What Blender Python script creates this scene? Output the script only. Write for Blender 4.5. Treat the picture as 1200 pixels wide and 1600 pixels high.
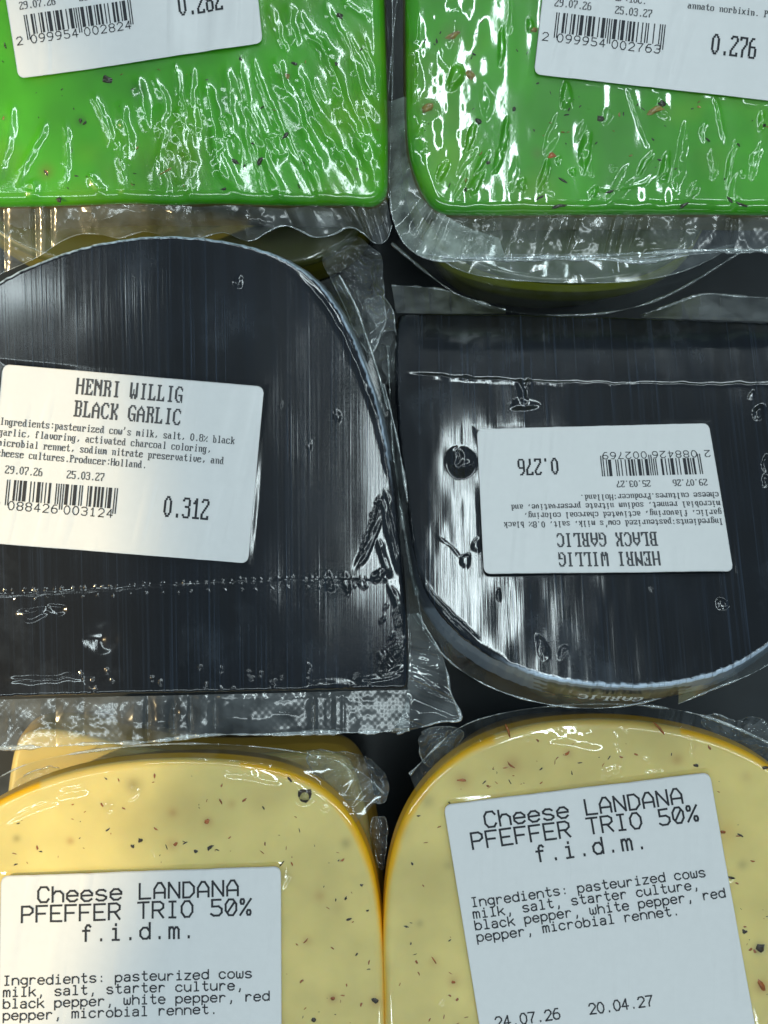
import bpy, math, random
import numpy as np

sc = bpy.context.scene
COL = sc.collection
for o in list(bpy.data.objects):
    bpy.data.objects.remove(o)
PI = math.pi

# ------------------------------------------------------------------ camera, world, lamps, exposure
PX = 0.00015                 # metres per photo pixel on the reference plane
ZREF, DIST = 0.080, 0.270
ZC = ZREF + DIST
cam_d = bpy.data.cameras.new('camera')
cam_d.sensor_fit = 'HORIZONTAL'
cam_d.sensor_width = 36.0
cam_d.lens = 36.0 * DIST / (1200 * PX)
cam_d.clip_start = 0.005
cam_d.clip_end = 20
cam_d.dof.use_dof = True
cam_d.dof.focus_distance = 0.267
cam_d.dof.aperture_fstop = 28
cam = bpy.data.objects.new('camera', cam_d)
cam.location = (0, 0, ZC)
COL.objects.link(cam)
sc.camera = cam

world = bpy.data.worlds.new('World')
sc.world = world
world.use_nodes = True
bg = world.node_tree.nodes['Background']
bg.inputs['Color'].default_value = (0.50, 0.74, 1.0, 1)
bg.inputs['Strength'].default_value = 0.09


def area(name, loc, target, sx, sy, power, color):
    d = bpy.data.lights.new(name, 'AREA')
    d.shape = 'RECTANGLE'
    d.size, d.size_y, d.energy, d.color = sx, sy, power, color
    o = bpy.data.objects.new(name, d)
    o.location = loc
    from mathutils import Vector
    v = Vector(target) - Vector(loc)
    o.rotation_euler = v.to_track_quat('-Z', 'Y').to_euler()
    COL.objects.link(o)
    return o


COOL = (0.82, 0.97, 1.0)
# the ceiling tube whose mirror image runs down the packs
tube = area('ceiling_tube', (0.100, 0.40, 1.30), (0.100, 0.40, 0), 0.055, 1.50, 6.0, COOL)
tube.rotation_euler = (0, 0, -0.045)
# unseen tubes added on all sides for fill and ring highlights on the film
area('side_fill_tube', (-0.95, 0.1, 1.0), (0, 0, 0.05), 0.04, 1.3, 2.6, COOL)
area('side_fill_tube', (0.85, 0.1, 1.05), (0, 0, 0.05), 0.04, 1.3, 3.2, COOL)
area('back_fill_tube', (0.1, 1.10, 0.85), (0, 0, 0.05), 1.3, 0.04, 3.6, COOL)
area('front_fill_tube', (0.0, -0.95, 1.05), (0, 0, 0.05), 1.3, 0.04, 3.8, COOL)
# warm light on the left; cone edge shaped to imitate the camera holder's shade
sd = bpy.data.lights.new('warm_spot', 'SPOT')
sd.energy, sd.color = 98.0, (1.0, 0.76, 0.40)
sd.shadow_soft_size = 0.008
sd.spot_size, sd.spot_blend = math.radians(32), 0.06
spot = bpy.data.objects.new('warm_spot', sd)
from mathutils import Vector
SPOT_AT = Vector((-1.15, -0.35, 0.95))
SPOT_TO = Vector((-0.534, -0.08, 0.08))
spot.location = SPOT_AT
spot.rotation_euler = (SPOT_TO - SPOT_AT).to_track_quat('-Z', 'Y').to_euler()
COL.objects.link(spot)

sc.view_settings.view_transform = 'Standard'
sc.view_settings.look = 'None'
sc.view_settings.exposure = 0.08
sc.view_settings.gamma = 1.0
sc.view_settings.use_curve_mapping = False
sc.render.engine = 'CYCLES'
cy = sc.cycles
cy.max_bounces = 8
cy.transparent_max_bounces = 24
cy.caustics_reflective = False
cy.caustics_refractive = False
cy.use_denoising = True
cy.sample_clamp_indirect = 4.0

# ------------------------------------------------------------------ numeric helpers
rng = np.random.default_rng(7)
random.seed(11)
CAMP = np.array([0.0, 0.0, ZC])


class Plane:
    """A pack's cut face: height z0 at photo point (u0, v0), slopes dz/dx and dz/dy."""
    def __init__(s, u0, v0, z0, sx, sy):
        x0 = (u0 - 600) * PX * (ZC - z0) / DIST
        y0 = (800 - v0) * PX * (ZC - z0) / DIST
        s.p = np.array([x0, y0, z0])
        n = np.array([-sx, -sy, 1.0])
        s.n = n / np.linalg.norm(n)
        ex = np.array([1.0, 0, sx])
        s.ex = ex / np.linalg.norm(ex)
        s.ey = np.cross(s.n, s.ex)

    def hit(s, U, V, off=0.0):
        U, V = np.asarray(U, float), np.asarray(V, float)
        d = np.stack([(U - 600) * PX / DIST, (800 - V) * PX / DIST, -np.ones_like(U)], -1)
        q = s.p + s.n * off - CAMP
        t = (q @ s.n) / (d @ s.n)
        return CAMP + d * t[..., None]

    def to2(s, P):
        q = P - s.p
        return np.stack([q @ s.ex, q @ s.ey], -1)

    def to3(s, Q, off=0.0):
        return s.p + Q[..., :1] * s.ex + Q[..., 1:2] * s.ey + np.asarray(off)[..., None] * s.n


def pix(P):
    k = DIST / PX / (ZC - P[..., 2])
    return 600 + P[..., 0] * k, 800 - P[..., 1] * k


def at(u, v, z):
    u, v, z = np.broadcast_arrays(np.asarray(u, float), np.asarray(v, float), np.asarray(z, float))
    k = PX * (ZC - z) / DIST
    return np.stack([(u - 600) * k, (800 - v) * k, z], -1)


def chaikin(P, n=3, closed=True):
    P = np.asarray(P, float)
    for _ in range(n):
        if closed:
            Q = np.roll(P, -1, 0)
            P = np.stack([.75 * P + .25 * Q, .25 * P + .75 * Q], 1).reshape(-1, P.shape[1])
        else:
            A, B = P[:-1], P[1:]
            M = np.stack([.75 * A + .25 * B, .25 * A + .75 * B], 1).reshape(-1, P.shape[1])
            P = np.concatenate([P[:1], M[1:-1], P[-1:]], 0)
    return P


def resample(P, n, closed=True):
    P = np.asarray(P, float)
    if closed:
        P = np.concatenate([P, P[:1]], 0)
    L = np.concatenate([[0], np.cumsum(np.linalg.norm(np.diff(P, axis=0), axis=1))])
    t = np.linspace(0, L[-1], n + 1)[:-1] if closed else np.linspace(0, L[-1], n)
    return np.stack([np.interp(t, L, P[:, k]) for k in range(P.shape[1])], -1)


_tab = np.random.default_rng(3).random(65536)


def vnoise(x, y, seed=0):
    xi, yi = np.floor(x).astype(np.int64), np.floor(y).astype(np.int64)
    fx, fy = x - xi, y - yi
    fx, fy = fx * fx * fx * (fx * (fx * 6 - 15) + 10), fy * fy * fy * (fy * (fy * 6 - 15) + 10)

    def h(a, b):
        return _tab[((a * 73856093) ^ (b * 19349663) ^ (seed * 83492791)) & 65535]
    return (h(xi, yi) * (1 - fx) * (1 - fy) + h(xi + 1, yi) * fx * (1 - fy)
            + h(xi, yi + 1) * (1 - fx) * fy + h(xi + 1, yi + 1) * fx * fy) * 2 - 1


def fbm(x, y, seed=0, oct=3):
    s, a = 0, 1.0
    for k in range(oct):
        s = s + a * vnoise(x * 2 ** k, y * 2 ** k, seed + k * 17)
        a *= .5
    return s


def ridged(x, y, seed=0, oct=3):
    s, a = 0, 1.0
    for k in range(oct):
        s = s + a * (1 - 2 * np.abs(vnoise(x * 2 ** k, y * 2 ** k, seed + k * 17)))
        a *= .5
    return s


def sstep(a, b, x):
    t = np.clip((x - a) / (b - a), 0, 1)
    return t * t * (3 - 2 * t)


def ridge(pts, w, a, taper=True):
    pts = np.asarray(pts, float)
    if len(pts) > 2:
        pts = chaikin(pts, 2, False)
    x0, y0 = pts.min(0) - 3 * w
    x1, y1 = pts.max(0) + 3 * w
    L = np.concatenate([[0], np.cumsum(np.linalg.norm(np.diff(pts, axis=0), axis=1))])

    def f(U, V):
        out = np.zeros_like(U)
        m = (U > x0) & (U < x1) & (V > y0) & (V < y1)
        if not m.any():
            return out
        x, y = U[m], V[m]
        best = np.full(x.shape, 1e9)
        tt = np.zeros_like(x)
        for i in range(len(pts) - 1):
            a_, b_ = pts[i], pts[i + 1]
            d = b_ - a_
            ll = d @ d + 1e-9
            t = np.clip(((x - a_[0]) * d[0] + (y - a_[1]) * d[1]) / ll, 0, 1)
            dd = (x - a_[0] - t * d[0]) ** 2 + (y - a_[1] - t * d[1]) ** 2
            k = dd < best
            best = np.where(k, dd, best)
            tt = np.where(k, (L[i] + t * math.sqrt(ll)) / L[-1], tt)
        g = a * np.exp(-best / (w * w))
        if taper:
            g = g * sstep(0, .25, tt) * sstep(0, .25, 1 - tt)
        out[m] = g
        return out
    return f


def blob(cx, cy, rx, ry, ang=0, a=2.0, inner=.45, outer=1.2, wob=.15):
    c, s = math.cos(math.radians(ang)), math.sin(math.radians(ang))
    R = max(rx, ry) * 1.5
    ph = (cx * 7.3 + cy * 3.1) % 6.28

    def f(U, V):
        out = np.zeros_like(U)
        m = (abs(U - cx) < R) & (abs(V - cy) < R)
        if not m.any():
            return out
        x, y = U[m] - cx, V[m] - cy
        p, q = (x * c + y * s) / rx, (-x * s + y * c) / ry
        r = np.sqrt(p * p + q * q)
        th = np.arctan2(q, p)
        r = r * (1 + wob * np.sin(2 * th + ph) + wob * .7 * np.sin(3 * th + 2 * ph))
        out[m] = a * (1 - sstep(inner, outer, r))
        return out
    return f


def in_quad_dist(U, V, quad):
    """signed distance-like: positive outside the label's quad."""
    q = np.asarray(quad, float)
    c = q.mean(0)
    best = np.full(U.shape, -1e9)
    for i in range(4):
        a, b = q[i], q[(i + 1) % 4]
        n = np.array([b[1] - a[1], a[0] - b[0]])
        n /= np.linalg.norm(n)
        if (c - a) @ n > 0:
            n = -n
        best = np.maximum(best, (U - a[0]) * n[0] + (V - a[1]) * n[1])
    return best


# ------------------------------------------------------------------ mesh helpers
def mesh_obj(name, verts, faces, mat, parent=None, smooth=True, base=None, mats=None, midx=None):
    """faces: (n,4) int array with -1 in the last column for triangles, or list of such arrays."""
    verts = np.asarray(verts, np.float64)
    if base is not None:
        verts = verts - np.asarray(base)
    faces = np.asarray(faces, np.int64)
    me = bpy.data.meshes.new(name)
    me.vertices.add(len(verts))
    me.vertices.foreach_set('co', verts.astype(np.float32).ravel())
    if faces.shape[1] == 4:
        cnt = np.where(faces[:, 3] < 0, 3, 4)
    else:
        cnt = np.full(len(faces), 3)
    flat = faces.ravel()
    flat = flat[flat >= 0]
    st = np.concatenate([[0], np.cumsum(cnt)[:-1]])
    me.loops.add(len(flat))
    me.loops.foreach_set('vertex_index', flat.astype(np.int32))
    me.polygons.add(len(faces))
    me.polygons.foreach_set('loop_start', st.astype(np.int32))
    me.polygons.foreach_set('loop_total', cnt.astype(np.int32))
    me.polygons.foreach_set('use_smooth', np.full(len(faces), smooth))
    for m in (mats or [mat]):
        me.materials.append(m)
    if midx is not None:
        me.polygons.foreach_set('material_index', np.asarray(midx, np.int32))
    me.update(calc_edges=True)
    me.validate()
    o = bpy.data.objects.new(name, me)
    COL.objects.link(o)
    if parent is not None:
        o.parent = parent
    return o


def grid_faces(n, m, wrap=False):
    """n rows of m columns."""
    i = np.arange(n - 1)[:, None]
    j = np.arange(m if wrap else m - 1)[None, :]
    j2 = (j + 1) % m
    a = i * m + j
    b = i * m + j2
    c = (i + 1) * m + j2
    d = (i + 1) * m + j
    return np.stack([a, b, c, d], -1).reshape(-1, 4)


def set_col(o, name, arr):
    at_ = o.data.attributes.new(name, 'FLOAT_COLOR', 'POINT')
    a = np.concatenate([arr, np.ones((len(arr), 1))], 1).astype(np.float32)
    at_.data.foreach_set('color', a.ravel())


def set_vec(o, name, arr):
    at_ = o.data.attributes.new(name, 'FLOAT_VECTOR', 'POINT')
    at_.data.foreach_set('vector', np.asarray(arr, np.float32).ravel())


def thing(name, label, cat, loc, group=None):
    o = bpy.data.objects.new(name, None)
    o.empty_display_size = .02
    o.location = loc
    o['label'] = label
    o['category'] = cat
    if group:
        o['group'] = group
    COL.objects.link(o)
    return o


# ------------------------------------------------------------------ materials
def new_mat(name):
    m = bpy.data.materials.new(name)
    m.use_nodes = True
    nt = m.node_tree
    for n in list(nt.nodes):
        nt.nodes.remove(n)
    out = nt.nodes.new('ShaderNodeOutputMaterial')
    return m, nt, out


def N(nt, kind, **kw):
    n = nt.nodes.new(kind)
    for k, v in kw.items():
        if k in n.inputs:
            n.inputs[k].default_value = v
        else:
            setattr(n, k, v)
    return n


def obj_coords(nt, scale, rot=(0, 0, 0)):
    tc = N(nt, 'ShaderNodeTexCoord')
    mp = N(nt, 'ShaderNodeMapping')
    mp.inputs['Scale'].default_value = scale
    mp.inputs['Rotation'].default_value = rot
    nt.links.new(tc.outputs['Object'], mp.inputs['Vector'])
    return mp.outputs['Vector']


def face_mat(name, rough=.45, coat_rough=.05, coat_ior=1.75, sss=0.0, sss_rad=(1, 1, 1), micro=0.0, micro_scale=900,
             lines=None, mottling=.12, mott_scale=60, haze=None, spec=.4):
    """A cut cheese face under tight clear film: the film is the coat, with its own wrinkle normals."""
    m, nt, out = new_mat(name)
    L = nt.links.new
    b = N(nt, 'ShaderNodeBsdfPrincipled')
    L(b.outputs[0], out.inputs['Surface'])
    a = N(nt, 'ShaderNodeAttribute', attribute_name='tint')
    no = N(nt, 'ShaderNodeTexNoise', Scale=1.0, Detail=5.0)
    L(obj_coords(nt, (mott_scale,) * 3), no.inputs['Vector'])
    mr = N(nt, 'ShaderNodeMapRange')
    mr.inputs['From Min'].default_value = .3
    mr.inputs['From Max'].default_value = .7
    mr.inputs['To Min'].default_value = 1 - mottling
    mr.inputs['To Max'].default_value = 1 + mottling
    L(no.outputs['Fac'], mr.inputs['Value'])
    mx = N(nt, 'ShaderNodeVectorMath', operation='SCALE')
    L(a.outputs['Color'], mx.inputs[0])
    L(mr.outputs[0], mx.inputs['Scale'])
    col = mx.outputs[0]
    fn = N(nt, 'ShaderNodeAttribute', attribute_name='film_normal')
    vt = N(nt, 'ShaderNodeVectorTransform', vector_type='NORMAL', convert_from='OBJECT', convert_to='WORLD')
    L(fn.outputs['Vector'], vt.inputs[0])
    nrm = vt.outputs[0]
    if lines:
        fx, fy, dist = lines
        ln = N(nt, 'ShaderNodeTexNoise', Scale=1.0, Detail=3.0, Roughness=.65)
        L(obj_coords(nt, (fx, fy, fy), (0, 0, -.006)), ln.inputs['Vector'])
        mk = N(nt, 'ShaderNodeTexNoise', Scale=1.0, Detail=3.0)
        L(obj_coords(nt, (70, 35, 35)), mk.inputs['Vector'])
        mkr = N(nt, 'ShaderNodeMapRange')
        mkr.inputs['From Min'].default_value = .35
        mkr.inputs['From Max'].default_value = .62
        mkr.inputs['To Min'].default_value = .35
        mkr.inputs['To Max'].default_value = 1.0
        L(mk.outputs['Fac'], mkr.inputs['Value'])
        bp = N(nt, 'ShaderNodeBump', Distance=dist)
        L(mkr.outputs[0], bp.inputs['Strength'])
        L(ln.outputs['Fac'], bp.inputs['Height'])
        L(nrm, bp.inputs['Normal'])
        nrm = bp.outputs[0]
        # the same saw lines, faintly lighter in the wax itself
        lr = N(nt, 'ShaderNodeMapRange')
        lr.inputs['From Min'].default_value = .52
        lr.inputs['From Max'].default_value = .74
        lr.inputs['To Min'].default_value = 0
        lr.inputs['To Max'].default_value = 1
        L(ln.outputs['Fac'], lr.inputs['Value'])
        mu = N(nt, 'ShaderNodeMath', operation='MULTIPLY')
        L(lr.outputs[0], mu.inputs[0])
        L(mkr.outputs[0], mu.inputs[1])
        cm = N(nt, 'ShaderNodeMix', data_type='RGBA')
        L(mu.outputs[0], cm.inputs[0])
        L(col, cm.inputs[6])
        cm.inputs[7].default_value = (.020, .031, .050, 1)
        col = cm.outputs[2]
    if haze:
        hz = N(nt, 'ShaderNodeTexNoise', Scale=1.0, Detail=8.0, Roughness=.68)
        L(obj_coords(nt, (45, 32, 32)), hz.inputs['Vector'])
        hr = N(nt, 'ShaderNodeMapRange')
        hr.inputs['From Min'].default_value = .54
        hr.inputs['From Max'].default_value = .75
        hr.inputs['To Max'].default_value = haze
        L(hz.outputs['Fac'], hr.inputs['Value'])
        cm = N(nt, 'ShaderNodeMix', data_type='RGBA')
        L(hr.outputs[0], cm.inputs[0])
        L(col, cm.inputs[6])
        cm.inputs[7].default_value = (.16, .19, .23, 1)
        col = cm.outputs[2]
    if micro:
        mn = N(nt, 'ShaderNodeTexNoise', Scale=1.0, Detail=2.0)
        L(obj_coords(nt, (micro_scale,) * 3), mn.inputs['Vector'])
        bp = N(nt, 'ShaderNodeBump', Distance=micro, Strength=1.0)
        L(mn.outputs['Fac'], bp.inputs['Height'])
        L(nrm, bp.inputs['Normal'])
        nrm = bp.outputs[0]
    L(col, b.inputs['Base Color'])
    b.inputs['Roughness'].default_value = rough
    b.inputs['Specular IOR Level'].default_value = spec
    b.inputs['Coat Weight'].default_value = 1.0
    b.inputs['Coat Roughness'].default_value = coat_rough
    b.inputs['Coat IOR'].default_value = coat_ior
    L(nrm, b.inputs['Coat Normal'])
    if sss:
        b.inputs['Subsurface Weight'].default_value = sss
        b.inputs['Subsurface Radius'].default_value = sss_rad
        b.inputs['Subsurface Scale'].default_value = .003
    return m


def film_mat(name, milk=.06, gain=1.0, rough=.07, emboss=0.0, pitch=.0009, tint=(.93, .96, .96), crinkle=.00006, cscale=420, milkcol=(.8, .85, .86)):
    """Loose clear vacuum film: see-through, glossy, a little milky, optionally embossed with a diamond grid."""
    m, nt, out = new_mat(name)
    L = nt.links.new
    tr = N(nt, 'ShaderNodeBsdfTransparent')
    tr.inputs[0].default_value = (*tint, 1)
    gl = N(nt, 'ShaderNodeBsdfGlossy', Roughness=rough)
    gl.inputs['Color'].default_value = (1, 1, 1, 1)
    df = N(nt, 'ShaderNodeBsdfDiffuse')
    df.inputs[0].default_value = (*milkcol, 1)
    no = N(nt, 'ShaderNodeTexNoise', Scale=1.0, Detail=2.0, Roughness=.5)
    L(obj_coords(nt, (cscale,) * 3), no.inputs['Vector'])
    bp = N(nt, 'ShaderNodeBump', Distance=crinkle, Strength=1.0)
    L(no.outputs['Fac'], bp.inputs['Height'])
    nrm = bp.outputs[0]
    if emboss:
        for r in (.72, -.72):
            w = N(nt, 'ShaderNodeTexWave', wave_type='BANDS', bands_direction='X', wave_profile='SIN')
            w.inputs['Scale'].default_value = 2 * PI / (20 * pitch)
            w.inputs['Distortion'].default_value = 0.6
            L(obj_coords(nt, (1, 1, 1), (0, 0, r)), w.inputs['Vector'])
            b2 = N(nt, 'ShaderNodeBump', Distance=emboss, Strength=1.0)
            L(w.outputs['Fac'], b2.inputs['Height'])
            L(nrm, b2.inputs['Normal'])
            nrm = b2.outputs[0]
    L(nrm, gl.inputs['Normal'])
    fr = N(nt, 'ShaderNodeFresnel', IOR=1.6)
    ge = N(nt, 'ShaderNodeNewGeometry')
    io = N(nt, 'ShaderNodeMapRange')            # a thin sheet reflects alike from both of its sides
    io.inputs['To Min'].default_value = 1.6
    io.inputs['To Max'].default_value = 1 / 1.6
    L(ge.outputs['Backfacing'], io.inputs['Value'])
    L(io.outputs[0], fr.inputs['IOR'])
    L(nrm, fr.inputs['Normal'])
    mu = N(nt, 'ShaderNodeMath', operation='MULTIPLY_ADD', use_clamp=True)
    L(fr.outputs[0], mu.inputs[0])
    mu.inputs[1].default_value = gain
    mu.inputs[2].default_value = .01
    # milky share grows in crumpled patches
    mn = N(nt, 'ShaderNodeTexNoise', Scale=1.0, Detail=5.0, Roughness=.6)
    L(obj_coords(nt, (130, 130, 130)), mn.inputs['Vector'])
    mr = N(nt, 'ShaderNodeMapRange')
    mr.inputs['From Min'].default_value = .35
    mr.inputs['From Max'].default_value = .7
    mr.inputs['To Min'].default_value = milk * .35
    mr.inputs['To Max'].default_value = milk * 1.8
    L(mn.outputs['Fac'], mr.inputs['Value'])
    m1 = N(nt, 'ShaderNodeMixShader')
    L(mr.outputs[0], m1.inputs[0])
    L(tr.outputs[0], m1.inputs[1])
    L(df.outputs[0], m1.inputs[2])
    m2 = N(nt, 'ShaderNodeMixShader')
    L(mu.outputs[0], m2.inputs[0])
    L(m1.outputs[0], m2.inputs[1])
    L(gl.outputs[0], m2.inputs[2])
    L(m2.outputs[0], out.inputs['Surface'])
    return m


def plain_mat(name, col, rough=.5, coat=0.0, spec=.5, noise=0.0, nscale=200):
    m, nt, out = new_mat(name)
    L = nt.links.new
    b = N(nt, 'ShaderNodeBsdfPrincipled')
    L(b.outputs[0], out.inputs['Surface'])
    b.inputs['Base Color'].default_value = (*col, 1)
    b.inputs['Roughness'].default_value = rough
    b.inputs['Specular IOR Level'].default_value = spec
    b.inputs['Coat Weight'].default_value = coat
    b.inputs['Coat Roughness'].default_value = .08
    if noise:
        no = N(nt, 'ShaderNodeTexNoise', Scale=1.0, Detail=5.0)
        L(obj_coords(nt, (nscale,) * 3), no.inputs['Vector'])
        mr = N(nt, 'ShaderNodeMapRange')
        mr.inputs['From Min'].default_value = .3
        mr.inputs['From Max'].default_value = .7
        mr.inputs['To Min'].default_value = 1 - noise
        mr.inputs['To Max'].default_value = 1 + noise
        L(no.outputs['Fac'], mr.inputs['Value'])
        vm = N(nt, 'ShaderNodeVectorMath', operation='SCALE')
        vm.inputs[0].default_value = col
        L(mr.outputs[0], vm.inputs['Scale'])
        L(vm.outputs[0], b.inputs['Base Color'])
    return m


def rind_mat(name, rough=.4):
    m, nt, out = new_mat(name)
    L = nt.links.new
    b = N(nt, 'ShaderNodeBsdfPrincipled')
    L(b.outputs[0], out.inputs['Surface'])
    a = N(nt, 'ShaderNodeAttribute', attribute_name='tint')
    L(a.outputs['Color'], b.inputs['Base Color'])
    b.inputs['Roughness'].default_value = rough
    b.inputs['Coat Weight'].default_value = .45
    b.inputs['Coat Roughness'].default_value = .15
    no = N(nt, 'ShaderNodeTexNoise', Scale=1.0, Detail=3.0)
    L(obj_coords(nt, (160, 160, 90)), no.inputs['Vector'])
    bp = N(nt, 'ShaderNodeBump', Distance=.0008, Strength=.5)
    L(no.outputs['Fac'], bp.inputs['Height'])
    L(bp.outputs[0], b.inputs['Coat Normal'])
    return m


M_GREEN = face_mat('green_cheese_under_film', rough=.4, coat_rough=.12, sss=.35, sss_rad=(.5, 1, .2), micro=.000022, micro_scale=1500, mottling=.12, mott_scale=45)
M_GREEN_SMOOTH = face_mat('green_cheese_smooth_film', rough=.4, coat_rough=.07, sss=.35, sss_rad=(.5, 1, .2), micro=.000008, micro_scale=1300, mottling=.10, mott_scale=45)
M_BLACK = face_mat('black_cheese_under_film', rough=.5, coat_rough=.11, lines=(1500, 14, .000026), haze=.2, mottling=.3, spec=.12)
M_BLACK_DULL = face_mat('black_cheese_under_matt_film', rough=.5, coat_rough=.13, lines=(1900, 9, .000030), haze=.14, mottling=.3, spec=.12)
M_YELLOW = face_mat('yellow_cheese_under_film', rough=.45, coat_rough=.05, sss=.35, sss_rad=(1, .6, .25), micro=.000006, micro_scale=900, mottling=.07, mott_scale=70)
M_RIND = rind_mat('waxed_rind')
M_FILM = film_mat('clear_loose_film', milk=.035, gain=.9, crinkle=.00003, cscale=120)
M_SEAL = film_mat('embossed_seal_film', milk=.075, gain=1.3, emboss=.000012, pitch=.0013, crinkle=.000008, cscale=90, rough=.19)
M_MILKY = film_mat('milky_fold_film', milk=.16, gain=1.2, crinkle=.00003, cscale=120, rough=.12)
M_CLOUDY = film_mat('cloudy_corner_film', milk=.30, gain=1.1, rough=.12, crinkle=.00004, cscale=160, milkcol=(.72, .82, .74))
M_CRUMPLE = film_mat('crumpled_film', milk=.09, gain=1.2, crinkle=.00006, cscale=160)
M_HEM = film_mat('film_fold_edge', milk=.24, gain=1.8, rough=.15)
M_PAPER = plain_mat('label_paper', (.70, .70, .70), rough=.36, spec=.35, noise=.012, nscale=500)
M_INK = plain_mat('thermal_print', (.035, .036, .042), rough=.6, spec=.2)
M_INK_SOFT = plain_mat('faded_thermal_print', (.075, .077, .085), rough=.6, spec=.2)
M_BANDTEXT = plain_mat('band_print_white', (.62, .64, .66), rough=.5)
M_SHELF = plain_mat('shelf_plastic', (.012, .017, .021), rough=.45, spec=.35, noise=.25, nscale=60)
M_HERB = plain_mat('dried_herb', (.020, .022, .008), rough=.7, coat=.6, noise=.5, nscale=900)
M_SEED = plain_mat('olive_seed', (.21, .15, .022), rough=.6, coat=.8, noise=.5, nscale=900)
M_PEPPER = plain_mat('black_pepper', (.035, .022, .012), rough=.7, coat=.6, noise=.6, nscale=900)
M_CORN = plain_mat('pale_peppercorn_core', (.34, .29, .10), rough=.6, coat=.6, noise=.3, nscale=900)
M_CHILI = plain_mat('red_pepper_flake', (.32, .085, .012), rough=.6, coat=.7, noise=.4, nscale=700)

# ------------------------------------------------------------------ shelf
s = .6
xs = np.linspace(-s, s, 3)
G = np.stack(np.meshgrid(xs, xs, indexing='xy'), -1).reshape(-1, 2)
sh = mesh_obj('shelf', np.concatenate([G, np.zeros((9, 1))], 1), grid_faces(3, 3), M_SHELF)
sh['kind'] = 'structure'

# ------------------------------------------------------------------ writing
VGA = {k: bytes.fromhex(v) for k, v in {
    '%': '00000000C2C60C183060C686', "'": '0030303060', ',': '000000000000000000181830', '.': '00000000000000000000181800', '/': '0000000002060C183060C080',
    '+': '000000000018187E1818', '0': '0000386CC6C6C6C6C6C66C38', '1': '00001838781818181818187E', '2': '00007CC6060C183060C0C6FE',
    '3': '00007CC606063C060606C67C', '4': '00000C1C3C6CCCFE0C0C0C1E', '5': '0000FEC0C0C0FC060606C67C', '6': '00003860C0C0FCC6C6C6C67C',
    '7': '0000FEC606060C1830303030', '8': '00007CC6C6C67CC6C6C6C67C', '9': '00007CC6C6C67E0606060C78', ':': '0000000018180000001818',
    'A': '000010386CC6C6FEC6C6C6C6', 'B': '0000FC6666667C66666666FC', 'C': '00003C66C2C0C0C0C0C2663C', 'E': '0000FE6662687868606266FE',
    'G': '00003C66C2C0C0DEC6C6663A', 'H': '0000C6C6C6C6FEC6C6C6C6C6', 'I': '00003C18181818181818183C', 'K': '0000E666666C78786C6666E6',
    'L': '0000F06060606060606266FE', 'M': '0000C6EEFEFED6C6C6C6C6C6', 'N': '0000C6E6F6FEDECEC6C6C6C6', 'P': '0000FC6666667C60606060F0',
    'R': '0000FC6666667C6C666666E6', 'W': '0000C6C6C6C6D6D6D6FEEE6C', 'S': '00007CC6C660380C06C6C67C',
    'a': '0000000000780C7CCCCCCC76', 'b': '0000E06060786C666666667C', 'c': '00000000007CC6C0C0C0C67C', 'd': '00001C0C0C3C6CCCCCCCCC76',
    'e': '00000000007CC6FEC0C0C67C', 'f': '0000386C6460F060606060F0', 'g': '000000000076CCCCCCCCCC7C0CCC78', 'h': '0000E060606C7666666666E6',
    'i': '0000181800381818181818 3C'.replace(' ', ''), 'k': '0000E06060666C78786C66E6', 'l': '00003818181818181818183C', 'm': '0000000000ECFED6D6D6D6C6',
    'n': '0000000000DC666666666666', 'o': '00000000007CC6C6C6C6C67C', 'p': '0000000000DC66666666667C6060F0', 'r': '0000000000DC7666606060F0',
    's': '00000000007CC660380CC67C', 't': '0000103030FC30303030361C', 'u': '0000000000CCCCCCCCCCCC76', 'v': '000000000066666666663C18',
    'w': '0000000000C6C6D6D6D6FE6C', 'x': '0000000000C66C3838386CC6', 'z': '0000000000FECC183060C6FE'}.items()}

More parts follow.
